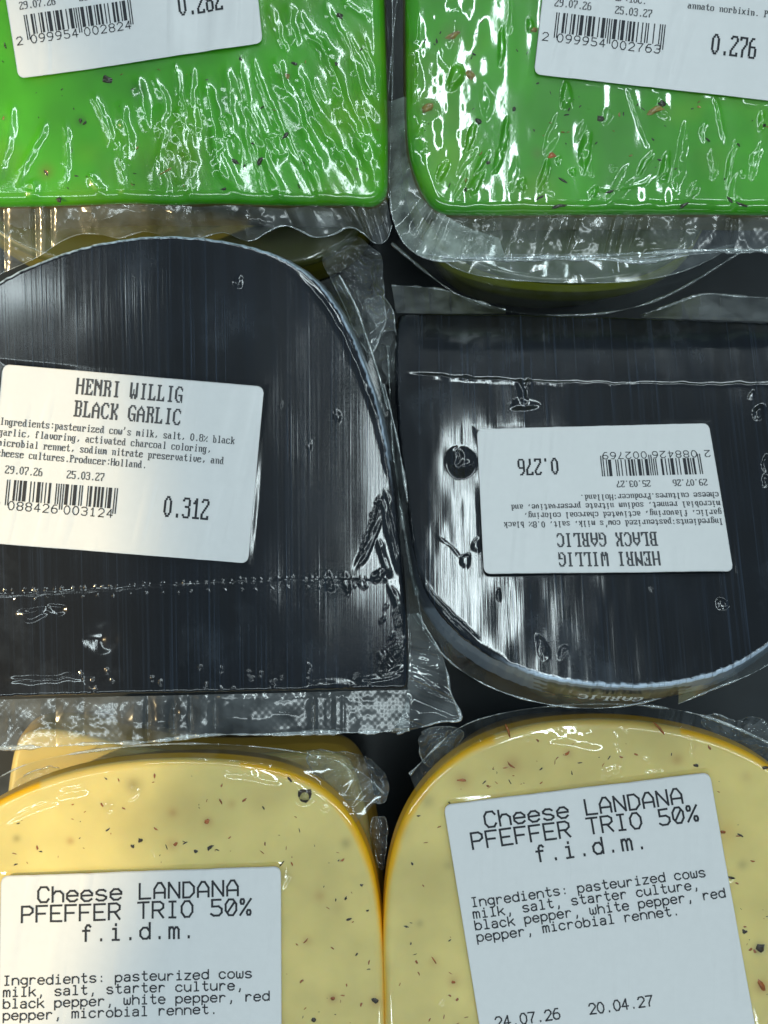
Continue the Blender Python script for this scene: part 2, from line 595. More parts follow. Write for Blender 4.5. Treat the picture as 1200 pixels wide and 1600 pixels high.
VEC = {k: v for k, v in (x.split('=', 1) for x in """A=0,0 0,6 3.5,10 6.5,10 10,6 10,0|0,3.5 10,3.5
C=10,8 8,10 2.5,10 0,7.5 0,2.5 2.5,0 8,0 10,2
D=0,0 0,10 6,10 10,7 10,3 6,0 0,0
E=10,10 0,10 0,0 10,0|0,5 8,5
F=10,10 0,10 0,0|0,5 8,5
I=2,10 8,10|5,10 5,0|2,0 8,0
L=0,10 0,0 10,0
N=0,0 0,10 10,0 10,10
O=3,10 7,10 10,7 10,3 7,0 3,0 0,3 0,7 3,10
P=0,0 0,10 7,10 10,8.5 10,6.2 7,4.7 0,4.7
R=0,0 0,10 7,10 10,8.5 10,6.2 7,4.7 0,4.7|5,4.7 10,0
T=0,10 10,10|5,10 5,0
%=1,10 3,10 3.6,9 3.6,8 3,7 1,7 .4,8 .4,9 1,10|10,10 0,0|7,3 9,3 9.6,2 9.6,1 9,0 7,0 6.4,1 6.4,2 7,3
0=3,10 7,10 10,7 10,3 7,0 3,0 0,3 0,7 3,10
Z=3,10 7,10 10,7 10,3 7,0 3,0 0,3 0,7 3,10|1.5,1.5 8.5,8.5
1=2,8 5,10 5,0|2,0 8,0
2=0,8 2.5,10 7.5,10 10,8 10,6.2 0,0 10,0
3=0,9 2.5,10 7.5,10 10,8.3 10,6.5 7.5,5.2 4,5.2|7.5,5.2 10,3.8 10,1.8 7.5,0 2.5,0 0,1.2
4=7,0 7,10 0,3 10,3
5=9,10 1,10 1,5.8 7,5.8 10,4.2 10,1.8 7.5,0 2.5,0 0,1.2
6=8.5,10 4,10 0,6 0,2 2.5,0 7.5,0 10,2 10,4 7.5,5.8 2,5.8 0,4.2
7=0,10 10,10 4,3 4,0
8=2.5,5.3 0,7 0,8.5 2.5,10 7.5,10 10,8.5 10,7 7.5,5.3 2.5,5.3 0,3.7 0,1.7 2.5,0 7.5,0 10,1.7 10,3.7 7.5,5.3
9=1.5,0 6,0 10,4 10,8 7.5,10 2.5,10 0,8 0,6.2 2.5,4.4 8,4.4 10,5.8
a=1,6 3,7 7,7 9,5.5 9,0|9,4 3,4 .5,3 .5,1 3,0 6,0 9,2
b=0,10 0,0|0,4.5 3,7 7,7 10,5 10,2 7,0 3,0 0,2
c=9.5,5.5 7,7 3,7 0,5 0,2 3,0 7,0 9.5,1.5
d=10,10 10,0|10,4.5 7,7 3,7 0,5 0,2 3,0 7,0 10,2
e=0,3.7 10,3.7 10,5 7,7 3,7 0,5 0,2 3,0 7,0 9.5,1.2
f=9,9 7.5,10 5.5,10 4,8.5 4,0|1,6.5 8,6.5
g=10,5 7,7 3,7 0,5 0,2.5 3,.5 7,.5 10,2.5|10,7 10,-1.5 7,-3 2,-3
h=0,10 0,0|0,4.5 3,7 7,7 10,5 10,0
i=2,7 5,7 5,0|1.5,0 8.5,0|5,9.2 5,10
k=0,10 0,0|9,7 0,2.5|4,4.4 10,0
l=2,10 5,10 5,0|1.5,0 8.5,0
m=0,0 0,7|0,5.5 2,7 3.5,7 5,5.5 5,0|5,5.5 7,7 8.5,7 10,5.5 10,0
n=0,0 0,7|0,4.5 3,7 7,7 10,5 10,0
o=3,7 7,7 10,5 10,2 7,0 3,0 0,2 0,5 3,7
p=0,7 0,-3|0,4.5 3,7 7,7 10,5 10,2 7,0 3,0 0,2
r=1,0 1,7|1,4 4,7 7,7 9,6
s=9,6 7,7 3,7 .5,5.7 .5,4.6 3,3.7 7,3.3 9.5,2.2 9.5,1.2 7,0 3,0 .5,1
t=4,10 4,2 6,0 8,0 9.5,1|1,7 8.5,7
u=0,7 0,2 3,0 6,0 10,2.5|10,7 10,0
w=0,7 0,1.5 1.5,0 3.5,0 5,1.5 5,5|5,1.5 6.5,0 8.5,0 10,1.5 10,7
z=.5,7 9.5,7 .5,0 9.5,0
.=5,0 5,.9
,=5.5,1 5,-1.2 4,-2.3
:=5,5.6 5,6.4|5,.6 5,1.4""".split('\n'))}


def vga_quads(text, x, y, cw, ch):
    """quads of a dot-matrix line: x, y = top left of the first cell, cw x ch = cell size (cell has 8 x 16 dots)."""
    out = []
    px, py = cw / 8, ch / 16
    for k, c in enumerate(text):
        g = VGA.get(c)
        if not g:
            continue
        for r, byte in enumerate(g):
            b = 0
            while b < 8:
                if byte & (128 >> b):
                    e = b
                    while e < 8 and byte & (128 >> e):
                        e += 1
                    x0, x1 = x + k * cw + b * px, x + k * cw + e * px
                    y0, y1 = y + r * py, y + (r + 1) * py
                    out.append([(x0, y0), (x1, y0), (x1, y1), (x0, y1)])
                    b = e
                else:
                    b += 1
    return out


def vec_quads(text, x, y, pitch, gw, gh, w):
    """quads of a single-stroke line: x = left of the first glyph, y = baseline (y grows downwards)."""
    out = []
    for k, c in enumerate(text):
        if c not in VEC:
            continue
        for st in VEC[c].split('|'):
            P = [tuple(float(t) for t in q.split(',')) for q in st.split()]
            P = [(x + k * pitch + a * gw / 10, y - b * gh / 10) for a, b in P]
            for (ax, ay), (bx, by) in zip(P[:-1], P[1:]):
                l = math.hypot(bx - ax, by - ay) or 1e-6
                dx, dy = (bx - ax) / l * w / 2, (by - ay) / l * w / 2
                ax2, ay2, bx2, by2 = ax - dx * .8, ay - dy * .8, bx + dx * .8, by + dy * .8
                ns = max(1, math.ceil(l / 3.5))
                for i in range(ns):
                    t0, t1 = i / ns, (i + 1) / ns
                    cx, cy_, ex_, ey_ = ax2 + (bx2 - ax2) * t0, ay2 + (by2 - ay2) * t0, ax2 + (bx2 - ax2) * t1, ay2 + (by2 - ay2) * t1
                    out.append([(cx - dy, cy_ + dx), (ex_ - dy, ey_ + dx), (ex_ + dy, ey_ - dx), (cx + dy, cy_ - dx)])
    return out


EAN_L = '0001101 0011001 0010011 0111101 0100011 0110001 0101111 0111011 0110111 0001011'.split()
EAN_P = 'LLLLLL LLGLGG LLGGLG LLGGGL LGLLGG LGGLLG LGGGLL LGLGLG LGLGGL LGGLGL'.split()


def ean(code):
    R = [''.join('1' if b == '0' else '0' for b in l) for l in EAN_L]
    Gc = [r[::-1] for r in R]
    s_ = '101'
    for d, p in zip(code[1:7], EAN_P[int(code[0])]):
        s_ += (EAN_L if p == 'L' else Gc)[int(d)]
    s_ += '01010' + ''.join(R[int(d)] for d in code[7:]) + '101'
    return s_


def barcode_quads(code, x, y, w, h, tall):
    bits = ean(code)
    m = w / 95
    out = []
    i = 0
    while i < 95:
        if bits[i] == '1':
            e = i
            while e < 95 and bits[e] == '1':
                e += 1
            guard = i < 3 or i >= 92 or 45 <= i < 50
            yb = y + h + (tall if guard else 0)
            out.append([(x + i * m, y), (x + e * m, y), (x + e * m, yb), (x + i * m, yb)])
            i = e
        else:
            i += 1
    dy = y + h + tall + 6
    out += vec_quads(code[0], x - 17, dy, 13.3, 8.5, 12.5, 1.5)
    out += vec_quads(code[1:7], x + 6, dy, 13.3, 8.5, 12.5, 1.5)
    out += vec_quads(code[7:], x + 92, dy, 13.3, 8.5, 12.5, 1.5)
    return out


def homography(src, dst):
    A, b = [], []
    for (x, y), (u, v) in zip(src, dst):
        A.append([x, y, 1, 0, 0, 0, -u * x, -u * y]); b.append(u)
        A.append([0, 0, 0, x, y, 1, -v * x, -v * y]); b.append(v)
    h = np.linalg.solve(np.array(A, float), np.array(b, float))
    return np.append(h, 1).reshape(3, 3)


def hmap(Hm, x, y):
    w = Hm[2, 0] * x + Hm[2, 1] * y + 1
    return (Hm[0, 0] * x + Hm[0, 1] * y + Hm[0, 2]) / w, (Hm[1, 0] * x + Hm[1, 1] * y + Hm[1, 2]) / w


def price_label(pack, base, plane, quad, W, H, texts, bow, radius=11, off=.0009, nx=240, ny=120):
    """White sticker on the film, its print lying on it. bow(x, y) = gentle lift of the paper in metres."""
    Hm = homography([(0, 0), (W, 0), (W, H), (0, H)], quad)

    def place(x, y, extra=0.0):
        U, V = hmap(Hm, x, y)
        P = plane.hit(U, V, off)
        return P + plane.n * (bow(x, y) + extra)[..., None]
    # rounded rectangle as a warped grid
    gx, gy = np.meshgrid(np.linspace(0, W, nx), np.linspace(0, H, ny))
    X, Y = gx.copy(), gy.copy()
    dxl = np.minimum(X, W - X)
    ins = np.where(dxl < radius, radius - np.sqrt(np.maximum(radius ** 2 - (radius - dxl) ** 2, 0)), 0)
    Y = ins + Y / H * (H - 2 * ins)
    P = place(X, Y)
    bot = P - plane.n * .00014
    n = nx * ny
    F = grid_faces(ny, nx)
    per = np.concatenate([np.arange(nx), np.arange(1, ny) * nx + nx - 1, (ny - 1) * nx + np.arange(nx - 2, -1, -1), np.arange(ny - 2, 0, -1) * nx])
    pr = np.roll(per, -1)
    side = np.stack([per, per + n, pr + n, pr], -1)
    verts = np.concatenate([P.reshape(-1, 3), bot.reshape(-1, 3)])
    # inner skirt only along the edge: a thin closed sheet
    lab = mesh_obj('price_label', verts, np.concatenate([F[:, ::-1], side, F + n]), M_PAPER, pack, smooth=False, base=base)
    lab.data.polygons.foreach_set('use_smooth', np.concatenate([np.ones(len(F)), np.zeros(len(side)), np.ones(len(F))]).astype(bool))
    for nm, quads, mat in texts:
        Q = np.array(quads, float)
        k = np.arange(len(Q))
        T = place(Q[..., 0], Q[..., 1], np.repeat((.00008 + .0000004 * (k % 40))[:, None], 4, 1))
        T = T.reshape(-1, 3)
        mesh_obj(nm, T, np.arange(len(T)).reshape(-1, 4)[:, ::-1], mat, lab, smooth=False, base=base)
    return lab


# ------------------------------------------------------------------ wedge builder
def flake(bm_v, bm_f, plane, u, v, l, w, ang, lift=.00012, seed=0, th=.0003):
    r_ = np.random.default_rng(seed)
    k = 9
    a = np.linspace(0, 2 * PI, k, endpoint=False)
    rr = 1 + r_.uniform(-.35, .25, k) * (.25 if min(l, w) > 8.5 else 1)
    x, y = np.cos(a) * l * rr, np.sin(a) * w * rr
    bend = r_.uniform(-.25, .25) * w * 2 * (x / max(l, 1e-6)) ** 2
    y = y + bend
    c, s_ = math.cos(math.radians(ang)), math.sin(math.radians(ang))
    U, V = u + x * c - y * s_, v + x * s_ + y * c
    ring = plane.hit(U, V, -th * .3)
    top = plane.hit(u + (U - u) * .6, v + (V - v) * .6, lift)
    b0 = len(bm_v)
    bm_v.extend(ring.tolist())
    bm_v.extend(top.tolist())
    bm_v.append(plane.hit(np.array(u), np.array(v), lift * 1.2).tolist())
    for i in range(k):
        j = (i + 1) % k
        bm_f.append((b0 + j, b0 + i, b0 + k + i, b0 + k + j))
        bm_f.append((b0 + k + j, b0 + k + i, b0 + 2 * k, -1))


def wedge(pack, base, plane, outline, centre, zb, face_m, colour, rind_colour, film=(), cheese=(), label_quad=None, bevel=.0012,
          side=((0, .002), (0, .01), (0, 1)), n_out=560, n_ring=130, extra_film=None, extra_cheese=None, flakes=(), bias=1.0, rim_jag=0.0, warp=1.2):
    """A cheese wedge: cut_face (top, with the film's wrinkles in its coat) and rind (the wall down to zb).
    side: (outset in m, depth fraction or m) pairs; the last depth is taken to zb."""
    out2 = plane.to2(plane.hit(*np.asarray(chaikin(outline, 3)).T))
    out2 = resample(out2, n_out)
    if np.sum(out2[:, 0] * np.roll(out2[:, 1], -1) - np.roll(out2[:, 0], -1) * out2[:, 1]) < 0:
        out2 = out2[::-1]
    for _ in range(600):                                  # corners are never tighter than the bevel
        a_, b_ = np.roll(out2, 1, 0), np.roll(out2, -1, 0)
        mid = (a_ + b_) / 2
        kap = np.linalg.norm(mid - out2, axis=1) * 8 / (np.linalg.norm(b_ - a_, axis=1) ** 2 + 1e-15)
        bad = kap * bevel * 1.08 > 1
        if not bad.any():
            break
        bad = bad | np.roll(bad, 1) | np.roll(bad, -1)
        out2 = np.where(bad[:, None], out2 * .5 + mid * .5, out2)
    tg = np.roll(out2, -1, 0) - np.roll(out2, 1, 0)
    tg /= np.linalg.norm(tg, axis=1)[:, None]
    on = np.stack([tg[:, 1], -tg[:, 0]], -1)
    if rim_jag:
        t_ = np.arange(n_out)
        out2 = out2 + on * (rim_jag * vnoise(t_ * .45, t_ * 0 + 3.0, 5))[:, None]
    c2 = plane.to2(plane.hit(np.array(centre[0]), np.array(centre[1])))
    inner = out2 - on * bevel
    sc_ = (np.linspace(0, 1, n_ring) ** bias)[1:]
    rings2, depth, nz, no_ = [], [], [], []
    for s_ in sc_:
        rings2.append(c2 + (inner - c2) * s_); depth.append(0.0); nz.append(1.0); no_.append(0.0)
    for th in np.linspace(0, PI / 2, 6)[1:]:
        rings2.append(inner + on * bevel * math.sin(th)); depth.append(bevel * (1 - math.cos(th)))
        nz.append(math.cos(th)); no_.append(math.sin(th))
    R2 = np.array(rings2)
    D = np.array(depth)[:, None].repeat(n_out, 1)
    # base normals
    B = plane.n[None, None] * np.array(nz)[:, None, None] + (on[:, :1] * plane.ex + on[:, 1:] * plane.ey)[None] * np.array(no_)[:, None, None]
    P = plane.to3(R2, -D)
    U, V = pix(P)
    def ext(U_, V_):
        uw = U_ + warp * vnoise(U_ / 13, V_ / 19, 31) + .22 * warp * vnoise(U_ / 6, V_ / 9, 33)
        vw = V_ + 1.4 * warp * vnoise(U_ / 15, V_ / 21, 32)
        h = sum((f(uw, vw) for f in film), np.zeros_like(U_)) * (1 + .35 * vnoise(U_ / 17, V_ / 17, 34))
        return h + (extra_film(U_, V_) if extra_film else 0)

    def ffield(U_, V_):
        h = ext(U_, V_)
        if label_quad is not None:
            h = h * sstep(-2, 9, in_quad_dist(U_, V_, label_quad))
        return h
    e = .8
    gx = (ffield(U + e, V) - ffield(U - e, V)) / (2 * e)
    gy = -(ffield(U, V + e) - ffield(U, V - e)) / (2 * e)
    FN = B - gx[..., None] * plane.ex - gy[..., None] * plane.ey
    FN /= np.linalg.norm(FN, axis=-1)[..., None]
    hc = sum((f(U, V) for f in cheese), np.zeros_like(U)) + (extra_cheese(U, V) if extra_cheese else 0)
    if label_quad is not None:
        hc = hc * sstep(0, 14, in_quad_dist(U, V, label_quad))
    P = P + plane.n * (hc * PX)[..., None]
    edge = np.einsum('rnk,nk->rn', out2[None] - R2, on) / PX          # px from the rim
    # centre vertex
    pc = plane.to3(c2[None])[0]
    uc, vc = pix(pc)
    nr = len(R2)
    verts = np.concatenate([P.reshape(-1, 3), pc[None]])
    F = grid_faces(nr, n_out, True)[:, [0, 3, 2, 1]]
    i = np.arange(n_out)
    fan = np.stack([np.full(n_out, nr * n_out), i, (i + 1) % n_out, np.full(n_out, -1)], -1)
    F = np.concatenate([F, fan])
    face = mesh_obj('cut_face', verts, F, face_m, pack, base=base)
    Uf, Vf, Ef = np.append(U.ravel(), uc), np.append(V.ravel(), vc), np.append(edge.ravel(), 300.0)
    set_col(face, 'tint', colour(Uf, Vf, Ef))
    set_vec(face, 'film_normal', np.concatenate([FN.reshape(-1, 3), plane.n[None]]))
    # herbs and pepper sitting in the cut face, as extra slots of the same mesh
    if flakes:
        byk = {}
        for (mat, *a) in flakes:
            byk.setdefault(mat.name, (mat, [], []))
            flake(byk[mat.name][1], byk[mat.name][2], plane, *a)
        vs, fs, ms, mats = [verts - np.asarray(base)], [F], [np.zeros(len(F), int)], [face_m]
        nvt = len(verts)
        for mat, v_, f_ in byk.values():
            f_ = np.array(f_)
            f_ = np.where(f_ >= 0, f_ + nvt, -1)
            vs.append(np.array(v_) - np.asarray(base)); fs.append(f_); ms.append(np.full(len(f_), len(mats))); mats.append(mat)
            nvt += len(v_)
        tint = colour(Uf, Vf, Ef)
        fnn = np.concatenate([FN.reshape(-1, 3), plane.n[None]])
        old = face.data
        bpy.data.objects.remove(face)
        bpy.data.meshes.remove(old)
        allv = np.concatenate(vs)
        face = mesh_obj('cut_face', allv, np.concatenate(fs), None, pack, mats=mats, midx=np.concatenate(ms))
        k = len(allv) - len(tint)
        set_col(face, 'tint', np.concatenate([tint, np.full((k, 3), .1)]))
        set_vec(face, 'film_normal', np.concatenate([fnn, np.repeat(plane.n[None], k, 0)]))
    # wall
    zt = plane.to3(out2, np.full(n_out, -bevel))[:, 2]
    dmax = np.maximum((zt - zb) / plane.n[2], .004) + bevel
    prof = [(0.0, np.full(n_out, bevel - .00002))]
    for (o_, d_) in side:
        prof.append((o_, dmax if d_ == 1 else np.minimum(np.full(n_out, bevel + d_), dmax * .9)))
    W2, WD = [], []
    for (o0, d0), (o1, d1) in zip(prof[:-1], prof[1:]):
        for t in np.linspace(0, 1, 7)[:-1]:
            W2.append(out2 + on * (o0 + (o1 - o0) * t)); WD.append(d0 + (d1 - d0) * t)
    W2.append(out2 + on * prof[-1][0]); WD.append(prof[-1][1])
    W2, WD = np.array(W2), np.array(WD)
    PW = plane.to3(W2, -WD)
    PW[0] = P[-1]
    rind = mesh_obj('rind', PW.reshape(-1, 3), grid_faces(len(W2), n_out, True)[:, [0, 3, 2, 1]], M_RIND, pack, base=base)
    Uw, Vw = pix(PW)
    set_col(rind, 'tint', rind_colour(Uw.ravel(), Vw.ravel(), WD.ravel() * 1000))
    return dict(out2=out2, on=on, plane=plane, face=face)


def sheet(name, pack, base, inner, outer, zi, zo, mat, seed, na=320, nc=30, pleat=.0007, pleat_n=24, rough=.0005, rscale=30, sag=0.0,
          hem=None, hem_r=.00022, top=None, smooth_in=0):
    """A flap of film between two photo curves; zi, zo = height of its two long edges (number or function of 0..1)."""
    A = resample(chaikin(inner, 2, False), na, False)
    Bq = resample(chaikin(outer, 2, False), na, False)
    t = np.linspace(0, 1, na)
    w = np.linspace(0, 1, nc)[:, None]
    U = A[None, :, 0] * (1 - w) + Bq[None, :, 0] * w
    V = A[None, :, 1] * (1 - w) + Bq[None, :, 1] * w
    Zi = zi(t) if callable(zi) else np.full(na, zi)
    Zo = zo(t) if callable(zo) else np.full(na, zo)
    Z = Zi[None] * (1 - w) + Zo[None] * w - sag * np.sin(w * PI)
    ph = t * pleat_n + vnoise(t * 9, t * 0, seed) * 1.5
    pl = (np.abs(vnoise(ph, t * 0 + 5, seed + 3)) ** .8) * 2 - .6
    env = .35 + .65 * np.abs(vnoise(t * 6, t * 0 + 1, seed + 9))
    Z = Z + pleat * (pl * env)[None] * (.25 + .75 * np.sin(np.clip(w, 0, 1) * PI * .75 + .25)) * (1 if not smooth_in else sstep(0, smooth_in, w))
    Z = Z + rough * .40 * ridged(U / rscale / 1.7, V / rscale / 1.7, seed + 1, 2) * sstep(0, .15, w)
    P = at(U, V, Z)
    verts = P.reshape(-1, 3)
    F = grid_faces(nc, na)
    if (P[1, 0] - P[0, 0])[0] * (P[0, 1] - P[0, 0])[1] - (P[1, 0] - P[0, 0])[1] * (P[0, 1] - P[0, 0])[0] > 0:
        F = F[:, [0, 3, 2, 1]] if False else F
    o = mesh_obj(name, verts, F, mat, pack, base=base)
    if hem is not None:
        tube_obj(hem, pack_part=o, base=base, P=P[-1], r=hem_r, seed=seed)
    return o


def tube_obj(name, pack_part, base, P, r, seed, k=6):
    """the folded, doubled outer edge of a film: a thin uneven bead."""
    n = len(P)
    d = np.gradient(P, axis=0)
    d /= np.linalg.norm(d, axis=1)[:, None] + 1e-12
    up = np.array([0, 0, 1.0])
    s_ = np.cross(d, up)
    s_ /= np.linalg.norm(s_, axis=1)[:, None] + 1e-12
    q = np.cross(s_, d)
    a = np.linspace(0, 2 * PI, k, endpoint=False)
    rr = r * np.clip(.75 + 1.0 * vnoise(np.arange(n) * .05, np.zeros(n), seed + 20) + .3 * vnoise(np.arange(n) * .3, np.zeros(n), seed + 21), .08, 2)
    V_ = P[:, None] + rr[:, None, None] * (np.cos(a)[None, :, None] * s_[:, None] * 1.5 + np.sin(a)[None, :, None] * q[:, None] * .6)
    F = grid_faces(n, k, True)
    return mesh_obj(name, V_.reshape(-1, 3), F, M_HEM, pack_part, base=base)


def crumple(name, pack, base, outline, z, amp, scale, seed, mat, dome=.002, n=150, nr=36, jag=.07):
    """A crushed ear of film: a patch with sharp random folds."""
    out = resample(chaikin(outline, 3), n)
    c = out.mean(0)
    t = np.arange(n)
    out = c + (out - c) * (1 + jag * vnoise(t * .12, t * 0 + 2., seed))[:, None]
    w = np.linspace(0.01, 1, nr)[:, None, None]
    Q = c + (out[None] - c) * w
    U, V = Q[..., 0], Q[..., 1]
    wx = U + 14 * vnoise(U / 22, V / 22, seed + 40)
    wy = V + 14 * vnoise(U / 22, V / 22, seed + 41)
    h = ridged(wx / scale, wy / scale, seed, 3)
    Z = (z(U, V) if callable(z) else z) + amp * h + dome * (1 - w[..., 0] ** 2)
    P = at(U, V, Z)
    o = mesh_obj(name, P.reshape(-1, 3), grid_faces(nr, n, True), mat, pack, base=base)
    tube_obj('film_edge', o, base, np.concatenate([P[-1], P[-1][:1]]), .00009, seed)
    return o


def spots(U, V, col, lst, gain=1.0):
    for (u, v, r, c, k) in lst:
        k = k * gain
        d = np.sqrt((U - u) ** 2 + (V - v) ** 2)
        m = (k * np.exp(-(d / r) ** 2))[:, None]
        col = col * (1 - m) + np.array(c) * m
    return col


# ================================================================== GREEN WEDGES
GREEN = np.array([.053, .330, .007])
pl_gl = Plane(300, 310, .083, 0, .10)
pl_gr = Plane(930, 325, .086, 0, .10)
OLIVE = np.array([.135, .115, .008])


def black_texts(date1, date2, code, weight, top_lines):
    t = []
    t.append(('dates_text', vga_quads(date1, 19.5, 153, 7.35, 20) + vga_quads(date2, 115, 153, 7.35, 20), M_INK_SOFT))
    t.append(('barcode', barcode_quads(code, 24, 177, 172, 32, 8), M_INK))
    t.append(('weight_text', vga_quads(weight, 270, 176, 14.6, 52), M_INK))
    return t + top_lines


def slack(seed, amp=.00025):
    def f(x, y):
        return amp * (1 + fbm(x / 75, y / 160, seed, 2)) + amp * 1.0 * np.maximum(0, vnoise(x / 17 + y / 120, y / 110, seed + 5)) + .00006 * ridged(x / 90 + y / 400, y / 260, seed + 7, 2)
    return f


GL_Q = [(-14, -148), (382, -207), (411, 68), (30, 124)]
GR_Q = [(865, -157), (1272, -111), (1241, 162), (834, 116)]
GRP = 'vacuum packed cheese wedges on the upper layer'

base_gl = (pl_gl.hit(np.array(300), np.array(150))[0], pl_gl.hit(np.array(300), np.array(150))[1], .046)
g_left = thing('cheese_wedge', 'green herb cheese wedge with densely wrinkled film, label weight 0.282', 'cheese', base_gl, GRP)

gl_ridges = []
for P_ in [[(144, 139), (170, 203), (176, 240)], [(184, 155), (205, 224), (197, 256)], [(234, 107), (261, 165), (256, 224), (234, 288)],
           [(272, 91), (285, 160), (275, 202)], [(330, 187), (341, 267), (368, 298)], [(373, 85), (384, 155), (421, 256), (416, 288)],
           [(395, 80), (405, 133), (442, 213), (482, 282)], [(421, 96), (453, 170), (501, 250), (512, 288)], [(458, 91), (485, 171), (533, 240), (565, 298)],
           [(480, 32), (512, 96), (560, 202), (586, 288)], [(416, 0), (442, 70), (456, 91)], [(458, 10), (490, 64), (533, 96)], [(506, 0), (549, 90)],
           [(533, 0), (581, 32)], [(72, 181), (64, 213), (32, 266), (27, 298)], [(48, 280), (58, 300), (40, 306)], [(140, 268), (150, 290), (165, 300)],
           [(300, 100), (298, 170), (310, 240)], [(318, 110), (330, 200), (352, 290)], [(350, 95), (362, 180), (385, 270)], [(255, 230), (262, 300), (256, 320)],
           [(180, 200), (196, 290), (190, 325)], [(448, 0), (455, 40), (470, 80)], [(520, 120), (545, 190), (575, 260)], [(553, 120), (578, 200), (592, 290)],
           [(560, 40), (585, 110), (598, 190)], [(290, 230), (300, 300), (296, 326)], [(405, 230), (440, 300), (436, 326)], [(470, 230), (500, 300), (500, 325)],
           [(20, 150), (14, 220), (-8, 300)], [(100, 180), (108, 240), (98, 300)]]:
    r1 = random.uniform(4.5, 8.5)
    gl_ridges.append(ridge(P_, r1, r1 * random.uniform(.34, .52)))
for k in range(30):
    u = random.uniform(200, 590)
    v = random.uniform(40 if u > 415 else 110, 230)
    sl = (u - 130) / 900 + random.uniform(-.12, .12)
    l = random.uniform(30, 130)
    w = random.uniform(3.0, 8.5)
    gl_ridges.append(ridge([(u, v), (u + sl * l * .5 + random.uniform(-3, 3), v + l * .5), (u + sl * l, v + l)], w, w * random.uniform(.28, .5)))


def gl_low(U, V):
    s_ = (U - 120) / 900
    q = U - s_ * (V - 100)
    a = sstep(40, 320, V) * .8 + .2
    return a * (4.2 * vnoise(q / 40, V / 230, 61) + 1.5 * vnoise(q / 17, V / 120, 62)) * sstep(120, 330, U + .2 * V) * .9 + 1.0 * vnoise(U / 70, V / 90, 66)


def herb_list(n, u0, u1, v0, v1, seed, quad, big=.2):
    r_ = np.random.default_rng(seed)
    out = []
    while len(out) < n:
        u, v = r_.uniform(u0, u1), r_.uniform(v0, v1)
        if quad is not None and in_quad_dist(np.array([u]), np.array([v]), quad)[0] < 8:
            continue
        l = r_.uniform(1.4, 5.5)
        out.append((M_HERB if r_.random() < .72 else M_SEED, u, v, l, max(.7, l * r_.uniform(.15, .5)), r_.uniform(0, 180), .00008, int(r_.integers(1e6))))
    return out


gl_flakes = [(M_HERB, 167, 125, 9, 6, 20, .0002, 1), (M_HERB, 215, 137, 12, 3, -15, .0001, 2), (M_SEED, 443, 121, 13, 11, 20, .0002, 3), (M_SEED, 8, 185, 7, 6, 0, .0001, 4),
             (M_HERB, 126, 188, 4, 3, 60, .0001, 5), (M_HERB, 217, 163, 4, 2, 60, .0001, 6), (M_HERB, 445, 213, 8, 3, -50, .0001, 7), (M_HERB, 406, 251, 8, 4, -60, .0001, 8),
             (M_HERB, 368, 253, 7, 3, 30, .0001, 9), (M_HERB, 92, 312, 5, 4, 40, .0001, 10), (M_SEED, 258, 268, 14, 2, -30, .0001, 11), (M_HERB, 530, 24, 8, 6, 10, .0001, 12),
             (M_HERB, 460, 99, 7, 4, 10, .0001, 13), (M_HERB, 72, 270, 8, 3, 60, .0001, 14), (M_CHILI, 73, 268, 6, 2, 40, .0001, 15), (M_HERB, 525, 100, 5, 3, 80, .0001, 16), (M_HERB, 375, 92, 5, 3, 60, .0001, 17)]
gl_flakes += herb_list(70, -20, 595, 60, 300, 5, GL_Q)


def green_col(seed, lst=()):
    def f(U, V, E):
        n_ = fbm(U / 90, V / 90, seed, 3)[:, None]
        c = GREEN * (1 + .16 * n_) * np.array([1, 1, 1]) + np.array([.05, .02, 0]) * np.maximum(0, fbm(U / 140, V / 120, seed + 50, 3))[:, None]
        return spots(U, V, c, lst)
    return f


gl_out = [(606, 322), (607, 200), (601, 0), (592, -280), (300, -290), (-90, -290), (-90, 100), (-90, 320), (0, 321), (120, 318), (200, 314), (260, 318), (340, 314), (430, 318), (560, 318), (599, 325)]
gl = wedge(g_left, base_gl, pl_gl, gl_out, (300, 170), .046, M_GREEN, green_col(1, [(217, 140, 14, (.01, .06, .008), .5), (73, 268, 12, (.2, .08, .01), .35), (126, 188, 9, (.01, .06, .01), .5), (350, 160, 12, (.02, .14, .02), .4)]),
           lambda U, V, D: np.where((D > 2.6)[:, None], OLIVE * 1.0, GREEN * .9),
           film=gl_ridges, warp=3.0, cheese=[lambda U, V: .8 * gl_low(U, V)] + gl_ridges, label_quad=GL_Q, extra_film=gl_low, bevel=.0030,
           side=((.0002, .002), (.0004, .006), (0, 1)), n_out=760, n_ring=170, flakes=gl_flakes)
T_GL = black_texts('29.07.26', '25.03.27', '2099954002824', '0.282',
                   [('title_text', vga_quads('CHEESE PESTO', 117, 4, 14, 40), M_INK), ('ingredients_text', vga_quads('t, Max +2/+10C.      annato norbixin. ', 10, 133, 7.05, 17), M_INK_SOFT)])
price_label(g_left, base_gl, pl_gl, GL_Q, 398, 277, T_GL, slack(3, .00030))
sheet('sealed_edge', g_left, base_gl, [(-60, 310), (100, 310), (250, 307), (430, 309), (560, 311), (604, 312)],
      [(-60, 452), (0, 428), (60, 402), (92, 378), (125, 364), (160, 366), (185, 374), (205, 366), (230, 360), (262, 372), (300, 378), (330, 366), (352, 362), (375, 374), (395, 378), (420, 360), (445, 350), (470, 360), (490, 372), (520, 368), (545, 352), (566, 362), (588, 384), (606, 376), (612, 352)],
      .0790, .0745, M_SEAL, 21, na=420, pleat=.0021, pleat_n=22, rough=.0006, rscale=26, hem='film_edge', hem_r=.00012)

